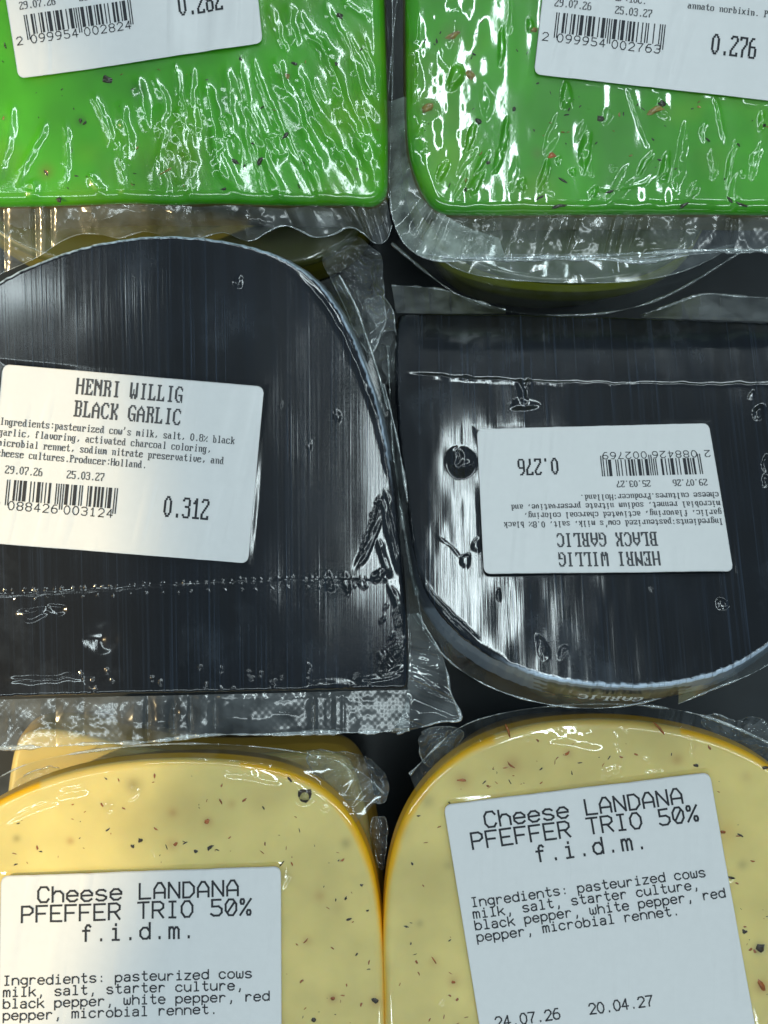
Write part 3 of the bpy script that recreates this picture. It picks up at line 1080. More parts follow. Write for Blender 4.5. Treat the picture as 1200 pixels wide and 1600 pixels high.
base_gr = tuple(pl_gr.hit(np.array(930), np.array(150))[:2]) + (.059,)
g_right = thing('cheese_wedge', 'glossy green herb cheese wedge with smoother blistered film, label weight 0.276', 'cheese', base_gr, GRP)
gr_f = []
for (u, v, rx, ry, an) in [(885, 150, 8, 24, 0), (863, 210, 7, 32, 18), (915, 235, 8, 32, 14), (949, 181, 6, 11, 20), (789, 213, 7, 23, 8), (760, 160, 10, 24, 0), (779, 250, 6, 20, 10),
                           (803, 272, 5, 28, 12), (851, 272, 6, 24, 18), (907, 205, 5, 15, 30), (1040, 261, 6, 26, 12), (1064, 250, 9, 46, 8), (1099, 205, 4, 18, 8), (1115, 256, 6, 20, 6),
                           (1141, 261, 4, 32, 8), (1149, 301, 8, 24, 8), (1008, 256, 5, 20, 32), (971, 288, 10, 36, 24), (816, 288, 5, 12, 10), (859, 296, 6, 11, -10), (784, 75, 6, 24, 5),
                           (800, 21, 6, 26, 3), (691, 267, 7, 16, 20), (667, 171, 14, 18, -20), (655, 210, 5, 9, 0), (666, 232, 4, 8, 0), (895, 268, 4, 7, 0), (923, 264, 4, 9, 0), (1160, 270, 3, 7, 0),
                           (1036, 170, 8, 14, -20), (735, 215, 6, 22, 22), (730, 250, 6, 24, 26), (745, 285, 6, 22, 30), (722, 290, 5, 20, 30), (752, 255, 5, 20, 24), (958, 262, 4, 6, 0), (829, 40, 5, 9, 10),
                           (1012, 90, 5, 9, 0), (872, 250, 4, 7, 0), (1180, 250, 6, 24, 10), (1190, 190, 5, 14, 0), (705, 60, 14, 34, 4), (712, 120, 10, 20, 6), (650, 60, 6, 40, 2), (648, 140, 5, 30, 0), (1085, 295, 6, 14, 20), (928, 300, 5, 10, 30)]:
    gr_f.append(blob(u, v, rx, ry, an, a=min(rx, ry) * random.uniform(.50, .78), inner=.40, outer=1.2))
gr_f += [ridge([(979, 130), (1000, 190), (1016, 236)], 3.2, 2.0), ridge([(1117, 145), (1126, 190), (1133, 226)], 3.2, 2.0), ridge([(650, 0), (640, 70), (655, 120), (645, 170)], 5, 3), ridge([(905, 300), (1000, 292), (1030, 270)], 3, 1.2)]


def gr_low(U, V):
    return 2.2 * vnoise(U / 80, V / 120, 71) + .95 * vnoise(U / 24, V / 52, 72) + .22 * vnoise(U / 9, V / 14, 79) * sstep(800, 680, U) + .9 * ridged(U / 60, V / 45, 77, 2) * sstep(760, 700, U) * sstep(200, 60, V) * .8 \
        + 1.6 * vnoise(U / 22, V / 50, 78) * sstep(260, 320, V)


gr_flakes = [(M_SEED, 706, 56, 15, 7, -15, .0003, 31), (M_SEED, 735, 118, 9, 7, 40, .0002, 32), (M_SEED, 668, 168, 13, 7, -40, .0004, 33), (M_SEED, 1024, 172, 17, 5, -25, .0003, 34),
             (M_HERB, 803, 170, 5, 5, 0, .0002, 35), (M_HERB, 748, 190, 7, 4, 30, .0002, 36), (M_HERB, 1193, 196, 4, 4, 0, .0002, 37), (M_HERB, 1035, 162, 7, 5, 20, .0002, 38), (M_SEED, 832, 46, 9, 6, 10, .0002, 39),
             (M_HERB, 845, 308, 9, 3, -30, .0001, 40), (M_HERB, 873, 322, 11, 3, -10, .0001, 41), (M_HERB, 955, 298, 10, 3, -30, .0001, 42), (M_HERB, 1070, 320, 10, 3, -30, .0001, 43), (M_HERB, 763, 254, 5, 4, 20, .0001, 44),
             (M_HERB, 880, 282, 10, 2, 30, .0001, 45), (M_CHILI, 862, 243, 7, 5, 0, .0001, 46), (M_HERB, 1030, 250, 5, 3, 20, .0001, 47), (M_HERB, 1160, 320, 10, 2, 20, .0001, 48), (M_HERB, 1140, 312, 8, 2, 50, .0001, 49), (M_HERB, 938, 185, 6, 5, 20, .0001, 50)]
gr_flakes += herb_list(64, 660, 1200, 10, 310, 9, GR_Q)
gr_out = [(634, -280), (633, 0), (634, 130), (636, 225), (648, 274), (668, 316), (690, 332), (720, 334), (900, 333), (1100, 332), (1230, 334), (1420, 334), (1420, 0), (1420, -280), (1000, -280)]
gr = wedge(g_right, base_gr, pl_gr, gr_out, (920, 170), .059, M_GREEN_SMOOTH, green_col(2, [(706, 56, 20, (.1, .2, .02), .5), (735, 118, 14, (.1, .2, .02), .5), (668, 170, 20, (.09, .16, .02), .5), (840, 240, 10, (.12, .16, .03), .4)]),
           lambda U, V, D: np.where((D > 2.4)[:, None], OLIVE * 1.3, GREEN * .9),
           film=gr_f, warp=2.2, cheese=[lambda U, V: .5 * gr_low(U, V)] + gr_f[::2], label_quad=GR_Q, extra_film=gr_low, bevel=.0032, side=((.0002, .002), (.0004, .006), (0, 1)), n_out=720, n_ring=170, flakes=gr_flakes)
T_GR = black_texts('29.07.26', '25.03.27', '2099954002763', '0.276',
                   [('title_text', vga_quads('CHEESE PESTO', 117, 4, 14, 40), M_INK), ('ingredients_text', vga_quads('          Max +2/+10C.         annato norbixin. P', 8, 135, 7.05, 17), M_INK_SOFT)])
price_label(g_right, base_gr, pl_gr, GR_Q, 410, 277, T_GR, slack(4, .00022))
# seal below, its doubled fold and the milky corner
sheet('sealed_edge', g_right, base_gr, [(690, 322), (760, 323), (900, 322), (1050, 322), (1260, 324)], [(650, 392), (690, 402), (760, 404), (860, 401), (960, 399), (1050, 393), (1120, 390), (1260, 392)],
      .0815, .0772, M_SEAL, 33, na=420, pleat=.0022, pleat_n=13, rough=.0007, rscale=24, hem='film_edge', hem_r=.00032)
sheet('film_fold', g_right, base_gr, [(700, 396), (800, 397), (900, 396), (1000, 394), (1150, 388), (1260, 388)], [(690, 404), (780, 406), (880, 402), (960, 406), (1005, 410), (1060, 400), (1140, 392), (1260, 396)],
      .0768, .0762, M_MILKY, 34, nc=8, pleat=.0008, pleat_n=16, rough=.0003, hem='film_edge', hem_r=.0003)
sheet('corner_film', g_right, base_gr, [(634, 150), (638, 215), (655, 262), (676, 300), (688, 332), (720, 352), (780, 372)],
      [(606, 160), (598, 195), (607, 245), (609, 300), (613, 345), (632, 385), (668, 407), (720, 408), (790, 404)],
      .0825, .0765, M_CLOUDY, 35, na=240, nc=44, pleat=.0012, pleat_n=10, rough=.0009, rscale=34, hem='film_edge', hem_r=.00016)
sheet('side_film', g_right, base_gr, [(632, -40), (631, 60), (630, 150), (634, 220)], [(624, -40), (614, 60), (608, 130), (603, 190)],
      .085, .078, M_FILM, 36, na=160, nc=16, pleat=.0006, pleat_n=8, rough=.0005, hem='film_edge', hem_r=.0002)
sheet('side_film', g_left, base_gl, [(600, -40), (604, 60), (607, 180), (607, 300)], [(612, -40), (614, 60), (613, 150), (607, 310)],
      .083, .076, M_FILM, 37, na=160, nc=14, pleat=.0005, pleat_n=8, rough=.0005, hem='film_edge', hem_r=.00015)

# ================================================================== BLACK WEDGES
BLK = np.array([.0030, .0044, .0070])
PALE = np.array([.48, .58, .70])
pl_bl = Plane(300, 1080, .078, 0, .09)
BL_Q = [(5, 569), (413, 604), (388, 880), (-22, 848)]
base_bl = tuple(pl_bl.hit(np.array(260), np.array(760))[:2]) + (.046,)
b_left = thing('cheese_wedge', 'black cheese wedge, round end up, white label weight 0.312', 'cheese', base_bl, GRP)
BL_TXT = ["Ingredients:pasteurized cow's milk, salt, 0.8% black", 'garlic, flavoring, activated charcoal coloring,', 'microbial rennet, sodium nitrate preservative, and', 'cheese cultures.Producer:Holland.']


def garlic_texts(code, weight):
    ing = []
    for k, l in enumerate(BL_TXT):
        ing += vga_quads(l, 4, 80 + 16.3 * k, 7.08, 18.5)
    return black_texts('29.07.26', '25.03.27', code, weight,
                       [('title_text', vga_quads('HENRI WILLIG', 116, 6, 14.1, 41) + vga_quads('BLACK GARLIC', 116, 41, 14.1, 41), M_INK_SOFT), ('ingredients_text', ing, M_INK_SOFT)])


bl_f = [ridge([(-20, 932), (200, 918), (420, 908), (600, 908)], 2.6, -.8, False)]
for k in range(46):
    u = 10 + k * 12.5 + random.uniform(-4, 4)
    vv = 930 - 20 * min(u, 450) / 450
    bl_f.append(blob(u, vv - 6, 2.2, random.uniform(3, 5), 0, a=random.uniform(.3, .8)))
    if k % 2:
        bl_f.append(blob(u + 3, vv + 7, 1.8, 2.6, 0, a=.5))
bl_f += [blob(158, 996, 32, 29, 0, -5.0, 0, 1.15, .03), blob(514, 910, 6, 18, -8, 3.4), blob(541, 911, 6, 18, -8, 3.4), blob(566, 913, 6, 9, 0, 2.5), blob(372, 441, 7, 8, 0, 3.2), blob(527, 650, 6, 9, 0, 2.6),
         blob(484, 697, 3, 9, 0, 2), blob(438, 632, 3, 5, 0, 1.5), blob(590, 900, 9, 10, 20, 3.5), blob(50, 960, 24, 10, 0, 3.0), blob(90, 952, 14, 8, 0, -2.2)]
bl_f += [ridge([(552, 895), (574, 850), (592, 800), (598, 765)], 4.0, -2.2), ridge([(560, 892), (584, 845), (600, 800)], 2.6, 1.2), ridge([(596, 770), (612, 850), (628, 905)], 4, 2.6), ridge([(602, 760), (620, 840), (634, 900)], 3, 2.4),
         ridge([(590, 840), (600, 880), (612, 905)], 3.5, 2.2), ridge([(606, 910), (622, 940), (630, 980)], 4, 2.5)]
for k in range(8):
    bl_f.append(blob(566 + 7 * k * .5 + 0, 860 - k * 11, 4, 6, 20, 2.0))
for k in range(8):
    bl_f.append(ridge([(592 + k * 6, 1018 - k * 4 + 0), (600 + k * 5, 1036 - k * 4), (608 + k * 4, 1050 - k * 6)], 2.6, 2.1))
bl_f += [ridge([(590, 1054), (612, 1050), (634, 1042)], 3, 2.2), ridge([(560, 1062), (600, 1060), (632, 1050)], 3, 2.0), ridge([(0, 1062), (60, 1064), (120, 1056), (150, 1062)], 5, 2.6), ridge([(560, 1072), (520, 1066), (470, 1070)], 4, 2.2)]
for k in range(16):
    u = random.uniform(596, 632)
    v = random.uniform(930, 1040)
    bl_f.append(blob(u, v, 2.8, random.uniform(4, 9), 30, 1.8))
for k in range(26):
    bl_f.append(blob(random.uniform(120, 600), random.uniform(1040, 1078), 2.6, random.uniform(3, 6), random.uniform(-30, 30), 1.6))


bl_f.append(ridge([(440, 412), (486, 446), (530, 510), (562, 580), (588, 650), (604, 720), (612, 770)], 4.0, 2.4))


def bl_low(U, V):
    # the film pulls round the right-hand rim and dips to the lower edge
    return 1.2 * vnoise(U / 170, V / 200, 81) + .3 * vnoise(U / 45, V / 90, 82) - .0005 * np.maximum(0, U - 560) ** 2 * sstep(960, 860, V)


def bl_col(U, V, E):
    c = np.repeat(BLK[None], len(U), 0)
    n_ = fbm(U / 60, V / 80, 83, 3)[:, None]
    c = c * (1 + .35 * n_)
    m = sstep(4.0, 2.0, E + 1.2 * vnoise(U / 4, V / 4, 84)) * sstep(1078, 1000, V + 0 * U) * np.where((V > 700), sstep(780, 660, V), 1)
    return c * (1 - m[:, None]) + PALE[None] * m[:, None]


bl_out = [(637, 1077), (636, 1000), (632, 930), (624, 840), (615, 760), (604, 690), (590, 630), (572, 575), (548, 515), (518, 464), (480, 424), (430, 396), (370, 379), (300, 369), (240, 368), (180, 374), (120, 387), (60, 408), (0, 437),
          (-50, 472), (-90, 530), (-115, 640), (-128, 760), (-134, 900), (-136, 1000), (-136, 1094), (-100, 1096), (0, 1090), (150, 1086), (300, 1083), (500, 1079), (600, 1077), (630, 1077)]
wedge(b_left, base_bl, pl_bl, bl_out, (290, 740), .046, M_BLACK_DULL, bl_col,
      lambda U, V, D: np.where(((V < 720) & (D < 7))[:, None], PALE * .5, np.array([.02, .022, .028])),
      film=bl_f, cheese=[], label_quad=BL_Q, extra_film=bl_low, bevel=.0010, side=((.0004, .003), (.001, .010), (-.004, 1)), n_out=900, n_ring=190, rim_jag=.00010)
price_label(b_left, base_bl, pl_bl, BL_Q, 410, 277, garlic_texts('2088426003124', '0.312'), slack(5, .0002))
sheet('sealed_edge', b_left, base_bl, [(-80, 1096), (0, 1093), (150, 1089), (300, 1086), (500, 1081), (640, 1078)], [(-80, 1172), (0, 1169), (80, 1167), (150, 1161), (210, 1162), (260, 1156), (330, 1147), (430, 1148), (500, 1144), (580, 1145), (640, 1140)],
      .0755, .0725, M_SEAL, 41, na=460, pleat=.0017, pleat_n=20, rough=.0006, rscale=26, hem='film_edge', hem_r=.0003)
sheet('corner_film', b_left, base_bl, [(637, 960), (638, 1010), (638, 1060), (636, 1090), (628, 1120), (610, 1144)], [(652, 958), (668, 985), (690, 1020), (700, 1055), (702, 1080), (722, 1120), (716, 1128), (690, 1126), (660, 1136), (620, 1146)],
      .0770, .0745, M_CRUMPLE, 42, na=200, nc=50, pleat=.0012, pleat_n=9, rough=.0010, rscale=26, hem='film_edge', hem_r=.0002)
sheet('side_film', b_left, base_bl, [(590, 620), (606, 690), (618, 760), (628, 850), (634, 920), (637, 985)], [(600, 600), (620, 680), (634, 760), (646, 860), (652, 930), (662, 985)],
      .082, .076, M_FILM, 43, na=260, nc=18, pleat=.0005, pleat_n=7, rough=.0006, rscale=40, hem='film_edge', hem_r=.00022)
sheet('side_film', b_left, base_bl, [(500, 440), (530, 480), (556, 530), (580, 590), (600, 650)], [(530, 430), (556, 476), (574, 530), (592, 585), (606, 640)],
      .083, .074, M_FILM, 44, na=200, nc=14, pleat=.0005, pleat_n=6, rough=.0005, hem='film_edge', hem_r=.00015)
# crushed film ear beside its round shoulder
crumple('crumpled_film', b_left, base_bl, [(500, 400), (530, 378), (560, 372), (590, 388), (600, 420), (598, 455), (604, 480), (596, 520), (580, 560), (566, 545), (548, 500), (524, 452)], .066, .0022, 30, 51, M_CRUMPLE)
crumple('crumpled_film', b_left, base_bl, [(560, 470), (600, 460), (618, 490), (618, 560), (612, 600), (590, 600), (572, 560)], .062, .0022, 36, 52, M_CRUMPLE)

pl_br = Plane(960, 1070, .0915, 0, -.36)
BR_Q = [(1146, 893), (756, 897), (745, 671), (1107, 662)]
base_br = tuple(pl_br.hit(np.array(960), np.array(780))[:2]) + (.030,)
b_right = thing('cheese_wedge', 'black cheese wedge turned round end down, its upside-down label showing weight 0.276', 'cheese', base_br, GRP)
br_f = [ridge([(630, 583), (700, 590), (760, 594), (810, 597)], 2.6, 1.6), ridge([(800, 597), (1000, 601), (1210, 601)], 2.4, .55, False),
        ridge([(808, 592), (816, 608), (818, 636)], 4, 3.2), ridge([(828, 592), (820, 608)], 3.5, 2.6), blob(818, 632, 18, 10, 0, -3.5, .1, 1.2),
        blob(720, 722, 24, 24, 0, -9, .15, 1.15, .05), ridge([(714, 700), (722, 715), (712, 730)], 3.5, 4.5), blob(848, 1012, 9, 17, -15, 4.5), blob(880, 1017, 6, 11, 10, 3.6), blob(1129, 944, 10, 8, 0, 4.0),
        blob(1186, 645, 9, 10, 0, 4.2), blob(1174, 618, 4, 9, 25, 2.4), blob(1196, 725, 5, 12, 0, 2.6), blob(1196, 752, 5, 10, 0, 2.6), blob(780, 930, 3, 11, 0, 1.8), ridge([(680, 835), (706, 855), (722, 874)], 1.8, .4),
        blob(728, 876, 7, 11, 20, 1.5), blob(746, 850, 7, 16, 20, 1.3), blob(1018, 920, 2.5, 3, 0, 1.2), blob(730, 590, 9, 5, 0, 1.2),
        ridge([(640, 900), (680, 960), (740, 1010), (800, 1040)], 5, -3.2), ridge([(650, 895), (690, 950), (750, 1000)], 3, 2.0)]


def br_low(U, V):
    return .9 * vnoise(U / 150, V / 190, 91) + .4 * vnoise(U / 34, V / 80, 92) + .12 * vnoise(U / 13, V / 40, 93) - .0007 * np.maximum(0, 690 - U) ** 2


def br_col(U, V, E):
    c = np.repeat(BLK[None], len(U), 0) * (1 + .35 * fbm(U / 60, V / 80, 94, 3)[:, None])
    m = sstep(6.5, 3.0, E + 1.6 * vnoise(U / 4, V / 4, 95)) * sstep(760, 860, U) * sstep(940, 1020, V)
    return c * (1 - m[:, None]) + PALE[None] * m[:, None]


BAND_DARK = np.array([.020, .021, .022])


def br_rind(U, V, D):
    edge_u = 12 * np.sin(D * 2.1)
    dark = (U > 845 + edge_u) & (U < 1070 + edge_u) & (D > 2.0)
    col = np.where(dark[:, None], BAND_DARK, PALE * .34)
    return np.where((V < 950)[:, None], np.array([.055, .065, .08]), col)


br_out = [(619, 489), (616, 560), (618, 620), (624, 700), (634, 780), (644, 850), (656, 905), (676, 945), (706, 982), (750, 1016), (800, 1042), (850, 1059), (900, 1068), (960, 1073), (1020, 1074), (1080, 1066), (1130, 1052), (1170, 1032), (1205, 1008),
          (1250, 965), (1285, 905), (1305, 830), (1316, 740), (1322, 640), (1326, 510), (1300, 506), (1200, 503), (1000, 495), (800, 490), (640, 488)]
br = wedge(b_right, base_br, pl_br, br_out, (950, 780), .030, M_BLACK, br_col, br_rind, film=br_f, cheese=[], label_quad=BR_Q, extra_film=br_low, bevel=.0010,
           side=((.0006, .003), (.0010, .009), (-.012, 1)), n_out=860, n_ring=180, rim_jag=.00012)
price_label(b_right, base_br, pl_br, BR_Q, 410, 277, garlic_texts('2088426002769', '0.276'), slack(6, .00015))
# white lettering on the band round its rim, upside down to the viewer
o2, on_ = br['out2'], br['on']
o3u, o3v = pix(pl_br.to3(o2))
sel = [i for i in range(len(o2)) if o3v[i] > 1040 and 850 < o3u[i] < 1080]
order = sorted(sel, key=lambda i: -o3u[i])
uu = np.array([o3u[i] for i in order])
q = []
for quad in vga_quads('GARLIC', 0, 0, 8, 16):
    q.append(quad)
verts_t, k = [], 0
for quad in q:
    for (x, y) in quad:
        u = 1012 - x * 2.15
        j = order[int(np.argmin(abs(uu - u)))]
        # linear between neighbours keeps strokes straight
        p2 = np.array([np.interp(u, uu[::-1], o2[order][::-1, 0]), np.interp(u, uu[::-1], o2[order][::-1, 1])])
        nn = on_[j]
        d = .0042 - .00022 * 0 + (12 - y) * .00036
        verts_t.append(pl_br.to3((p2 + nn * (.0011 + .0006 * min(1, d / .008)))[None], np.array([-d]))[0])
mesh_obj('band_lettering', np.array(verts_t), np.arange(len(verts_t)).reshape(-1, 4), M_BANDTEXT, b_right, smooth=False, base=base_br)
sheet('side_film', b_right, base_br, [(640, 880), (668, 950), (712, 1000), (770, 1040), (840, 1066), (930, 1078), (1010, 1080), (1070, 1075)], [(644, 960), (690, 1024), (740, 1062), (800, 1088), (870, 1104), (940, 1108), (1010, 1098), (1071, 1077)],
      lambda t: .078 + .012 * t, .073, M_FILM, 45, na=300, nc=20, pleat=.0007, pleat_n=6, rough=.0006, rscale=50, hem='film_edge', hem_r=.00014)
sheet('side_film', b_right, base_br, [(1060, 1074), (1110, 1062), (1160, 1040), (1210, 1008)], [(1060, 1100), (1120, 1074), (1175, 1054), (1220, 1026)],
      .088, .082, M_FILM, 46, na=160, nc=12, pleat=.0004, pleat_n=5, rough=.0004, hem='film_edge', hem_r=.00014)
sheet('side_film', b_right, base_br, [(622, 560), (622, 640), (632, 740), (648, 850), (656, 900)], [(606, 540), (610, 640), (616, 740), (636, 850), (652, 930)],
      lambda t: .062 + .02 * t, lambda t: .060 + .016 * t, M_FILM, 47, na=240, nc=16, pleat=.0009, pleat_n=6, rough=.0008, rscale=30, hem='film_edge', hem_r=.0003)
sheet('sealed_edge', b_right, base_br, [(1240, 504), (1150, 501), (1050, 498), (1000, 496)], [(1240, 466), (1160, 464), (1110, 458), (1085, 462), (1040, 480), (1000, 492)],
      .058, .050, M_MILKY, 48, na=240, nc=24, pleat=.0009, pleat_n=7, rough=.0008, rscale=24, hem='film_edge', hem_r=.0002)
sheet('sealed_edge', b_right, base_br, [(790, 490), (740, 490), (680, 490), (619, 489)], [(790, 484), (740, 470), (690, 450), (612, 446)],
      .058, .050, M_MILKY, 49, na=200, nc=24, pleat=.0010, pleat_n=5, rough=.0008, rscale=24, hem='film_edge', hem_r=.0002)

# ================================================================== YELLOW WEDGES
YEL = np.array([.70, .565, .20])
ORANGE = np.array([.86, .47, .012])
YL_Q = [(2, 1368), (439, 1353), (441, 1800), (-5, 1812)]
YR_Q = [(693, 1257), (1108, 1206), (1184, 1627), (763, 1687)]


def trio_texts(x0, y0, dates, pitch=13.35):
    t = [('title_text', vec_quads('Cheese LANDANA', 59, 44, 22.6, 16.5, 24, 3.3) + vec_quads('PFEFFER TRIO 5Z%', 34, 75, 22.6, 16.5, 25, 3.3) + vec_quads('f.i.d.m.', 128, 108, 22.6, 14.5, 25, 3.4), M_INK)]
    ing = []
    for k, l in enumerate(['Ingredients: pasteurized cows', 'milk, salt, starter culture,', 'black pepper, white pepper, red', 'pepper, microbial rennet.']):
        ing += vec_quads(l, x0, y0 + 8 + 18.3 * k, pitch, 9.6 * pitch / 13.35, 14.2, 2.1)
    t.append(('ingredients_text', ing, M_INK))
    t.append(('dates_text', vec_quads('24.07.26', 25, dates, 12.7, 9.4, 16, 2.2) + vec_quads('20.04.27', 170, dates, 12.7, 9.4, 16, 2.2), M_INK))
    return t


def yel_col(seed, lst, pale=()):
    def f(U, V, E):
        c = YEL * (1 + .08 * fbm(U / 80, V / 80, seed, 3)[:, None])
        w_ = 2 + 6 * sstep(1470, 1330, V) + 2.0 * vnoise(U / 60, V / 60, seed + 4)
        m = sstep(w_ + 5, w_ - 3, E)
        for (a_, b_) in pale:
            m = m * (1 - .75 * sstep(a_, a_ + 6, U) * sstep(b_ + 6, b_, U))
        c = c * (1 - m[:, None]) + ORANGE * m[:, None]
        return spots(U, V, c, lst, .62)
    return f


def pepper_list(n, u0, u1, v0, v1, seed, quad, arc):
    r_ = np.random.default_rng(seed)
    out = []
    while len(out) < n:
        u, v = r_.uniform(u0, u1), r_.uniform(v0, v1)
        if in_quad_dist(np.array([u]), np.array([v]), quad)[0] < 8 or not arc(u, v):
            continue
        l = r_.uniform(1.1, 6.0)
        m = M_CHILI if r_.random() < .68 else M_PEPPER
        out.append((m, u, v, l, max(.7, l * r_.uniform(.14, .5)), r_.uniform(0, 180), .00004, int(r_.integers(1e6))))
    return out


BROWN, CH = (.14, .10, .04), (.36, .10, .02)
pl_yl = Plane(260, 1190, .0715, 0, .10)
base_yl = tuple(pl_yl.hit(np.array(260), np.array(1500))[:2]) + (.030,)
y_left = thing('cheese_wedge', 'yellow pepper cheese wedge, its straight-set label naming no dates in view', 'cheese', base_yl, GRP)
y_left['label'] = 'yellow pepper cheese wedge below the black wedge with the 0.312 label'
yl_out = [(604, 1640), (603, 1560), (600, 1480), (594, 1410), (582, 1350), (560, 1295), (528, 1250), (486, 1220), (430, 1200), (360, 1190), (280, 1187), (200, 1191), (130, 1202), (70, 1219), (20, 1240), (-30, 1268), (-70, 1310), (-92, 1370), (-100, 1480), (-104, 1640), (-106, 1960), (250, 1960), (606, 1960), (605, 1800)]
yl_sp = [(208, 1226, 13, BROWN, .75), (170, 1258, 10, BROWN, .3), (270, 1270, 8, CH, .6), (325, 1284, 8, CH, .6), (268, 1320, 10, CH, .45), (414, 1250, 26, (.45, .3, .1), .35), (362, 1256, 7, CH, .4), (540, 1318, 8, BROWN, .6), (445, 1370, 12, BROWN, .5),
         (500, 1400, 9, CH, .5), (527, 1418, 12, (.45, .3, .1), .5), (110, 1314, 6, CH, .7), (26, 1310, 6, BROWN, .7), (520, 1560, 8, CH, .7), (586, 1566, 10, CH, .6), (300, 1262, 40, (.50, .36, .12), .3), (480, 1470, 8, CH, .4)]
yl_fl = [(M_PEPPER, 476, 1244, 13, 12, 0, .0003, 71), (M_CORN, 476, 1244, 10, 9, 0, .00045, 171), (M_PEPPER, 328, 1324, 7, 4, -40, .0002, 72), (M_PEPPER, 219, 1313, 5, 4, 0, .0002, 73), (M_PEPPER, 207, 1322, 4, 3, 50, .0001, 74), (M_PEPPER, 306, 1331, 4, 3, 20, .0001, 75), (M_CHILI, 323, 1284, 6, 4, -60, .0001, 76),
         (M_CHILI, 274, 1319, 5, 4, -60, .0001, 77), (M_PEPPER, 453, 1218, 6, 2, 50, .0001, 78), (M_PEPPER, 540, 1404, 5, 2.4, -70, .0001, 79), (M_PEPPER, 545, 1437, 6, 2.6, -10, .0001, 80), (M_PEPPER, 565, 1383, 3.5, 2.5, 0, .0001, 81), (M_PEPPER, 574, 1423, 2.5, 2, 0, .0001, 82),
         (M_CHILI, 382, 1250, 7, 2, -40, .0001, 83), (M_CHILI, 345, 1252, 6, 1.6, 60, .0001, 84), (M_PEPPER, 412, 1263, 4, 1.5, 60, .0001, 85), (M_CHILI, 478, 1470, 7, 1.4, -50, .0001, 86), (M_PEPPER, 440, 1350, 8, 1.4, -50, .0001, 87), (M_CHILI, 520, 1560, 5, 4, 0, .0001, 88), (M_PEPPER, 586, 1564, 6, 5, 0, .0002, 89), (M_PEPPER, 490, 1594, 5, 4, 0, .0002, 90)]
yl_fl += pepper_list(75, 0, 596, 1210, 1600, 12, YL_Q, lambda u, v: (u - 255) ** 2 / 330 ** 2 + max(0, 1480 - v) ** 2 / 275 ** 2 < 1)
yl_f = [blob(208, 1240, 9, 11, 0, 2.2), blob(476, 1244, 16, 15, 0, 3.6, .55, 1.1, .04), blob(506, 1262, 8, 4, 35, 1.6), blob(240, 1334, 3, 4, 0, 1.2), blob(170, 1262, 8, 8, 0, 1.2), blob(445, 1372, 8, 16, 20, 2.0), ridge([(0, 1290), (40, 1266), (100, 1250)], 5, 2.2), blob(455, 1216, 5, 5, 0, 1.6),
        ridge([(340, 1208), (370, 1208), (450, 1222)], 6, 2.6), ridge([(60, 1250), (110, 1236), (150, 1230)], 8, 2.6)]
wedge(y_left, base_yl, pl_yl, yl_out, (260, 1420), .030, M_YELLOW, yel_col(13, yl_sp, [(60, 372)]), lambda U, V, D: np.repeat((ORANGE * np.array([.85, .85, 1]))[None], len(U), 0),
      film=yl_f, cheese=[], label_quad=YL_Q, extra_film=lambda U, V: 2.0 * vnoise(U / 140, V / 160, 101) + .4 * vnoise(U / 40, V / 60, 102), bevel=.0022, side=((.0003, .003), (-.0015, .010), (-.010, 1)), n_out=720, n_ring=130, flakes=yl_fl)
price_label(y_left, base_yl, pl_yl, YL_Q, 436, 447, trio_texts(7, 166, 365), slack(7, .00018))
sheet('side_film', y_left, base_yl, [(-40, 1268), (0, 1248), (60, 1224), (130, 1203), (200, 1191), (280, 1187), (360, 1190), (430, 1199), (490, 1220), (530, 1248), (556, 1286)],
      [(-40, 1240), (5, 1210), (50, 1190), (110, 1178), (180, 1168), (260, 1162), (340, 1162), (420, 1168), (500, 1180), (560, 1200), (600, 1240)],
      .0712, .0665, M_FILM, 61, na=380, nc=26, pleat=.0009, pleat_n=16, rough=.0007, rscale=40, hem='film_edge', hem_r=.00015)
crumple('crumpled_film', y_left, base_yl, [(470, 1180), (500, 1172), (540, 1176), (572, 1182), (600, 1200), (608, 1235), (600, 1262), (572, 1250), (540, 1252), (510, 1226)], .062, .0022, 24, 62, M_CRUMPLE, dome=.003)
crumple('crumpled_film', y_left, base_yl, [(576, 1286), (590, 1274), (606, 1282), (604, 1320), (598, 1370), (588, 1340)], .056, .0014, 22, 63, M_CRUMPLE)
crumple('crumpled_film', y_left, base_yl, [(20, 1222), (60, 1200), (100, 1196), (84, 1212), (50, 1236), (20, 1252)], .0635, .0009, 30, 64, M_FILM)

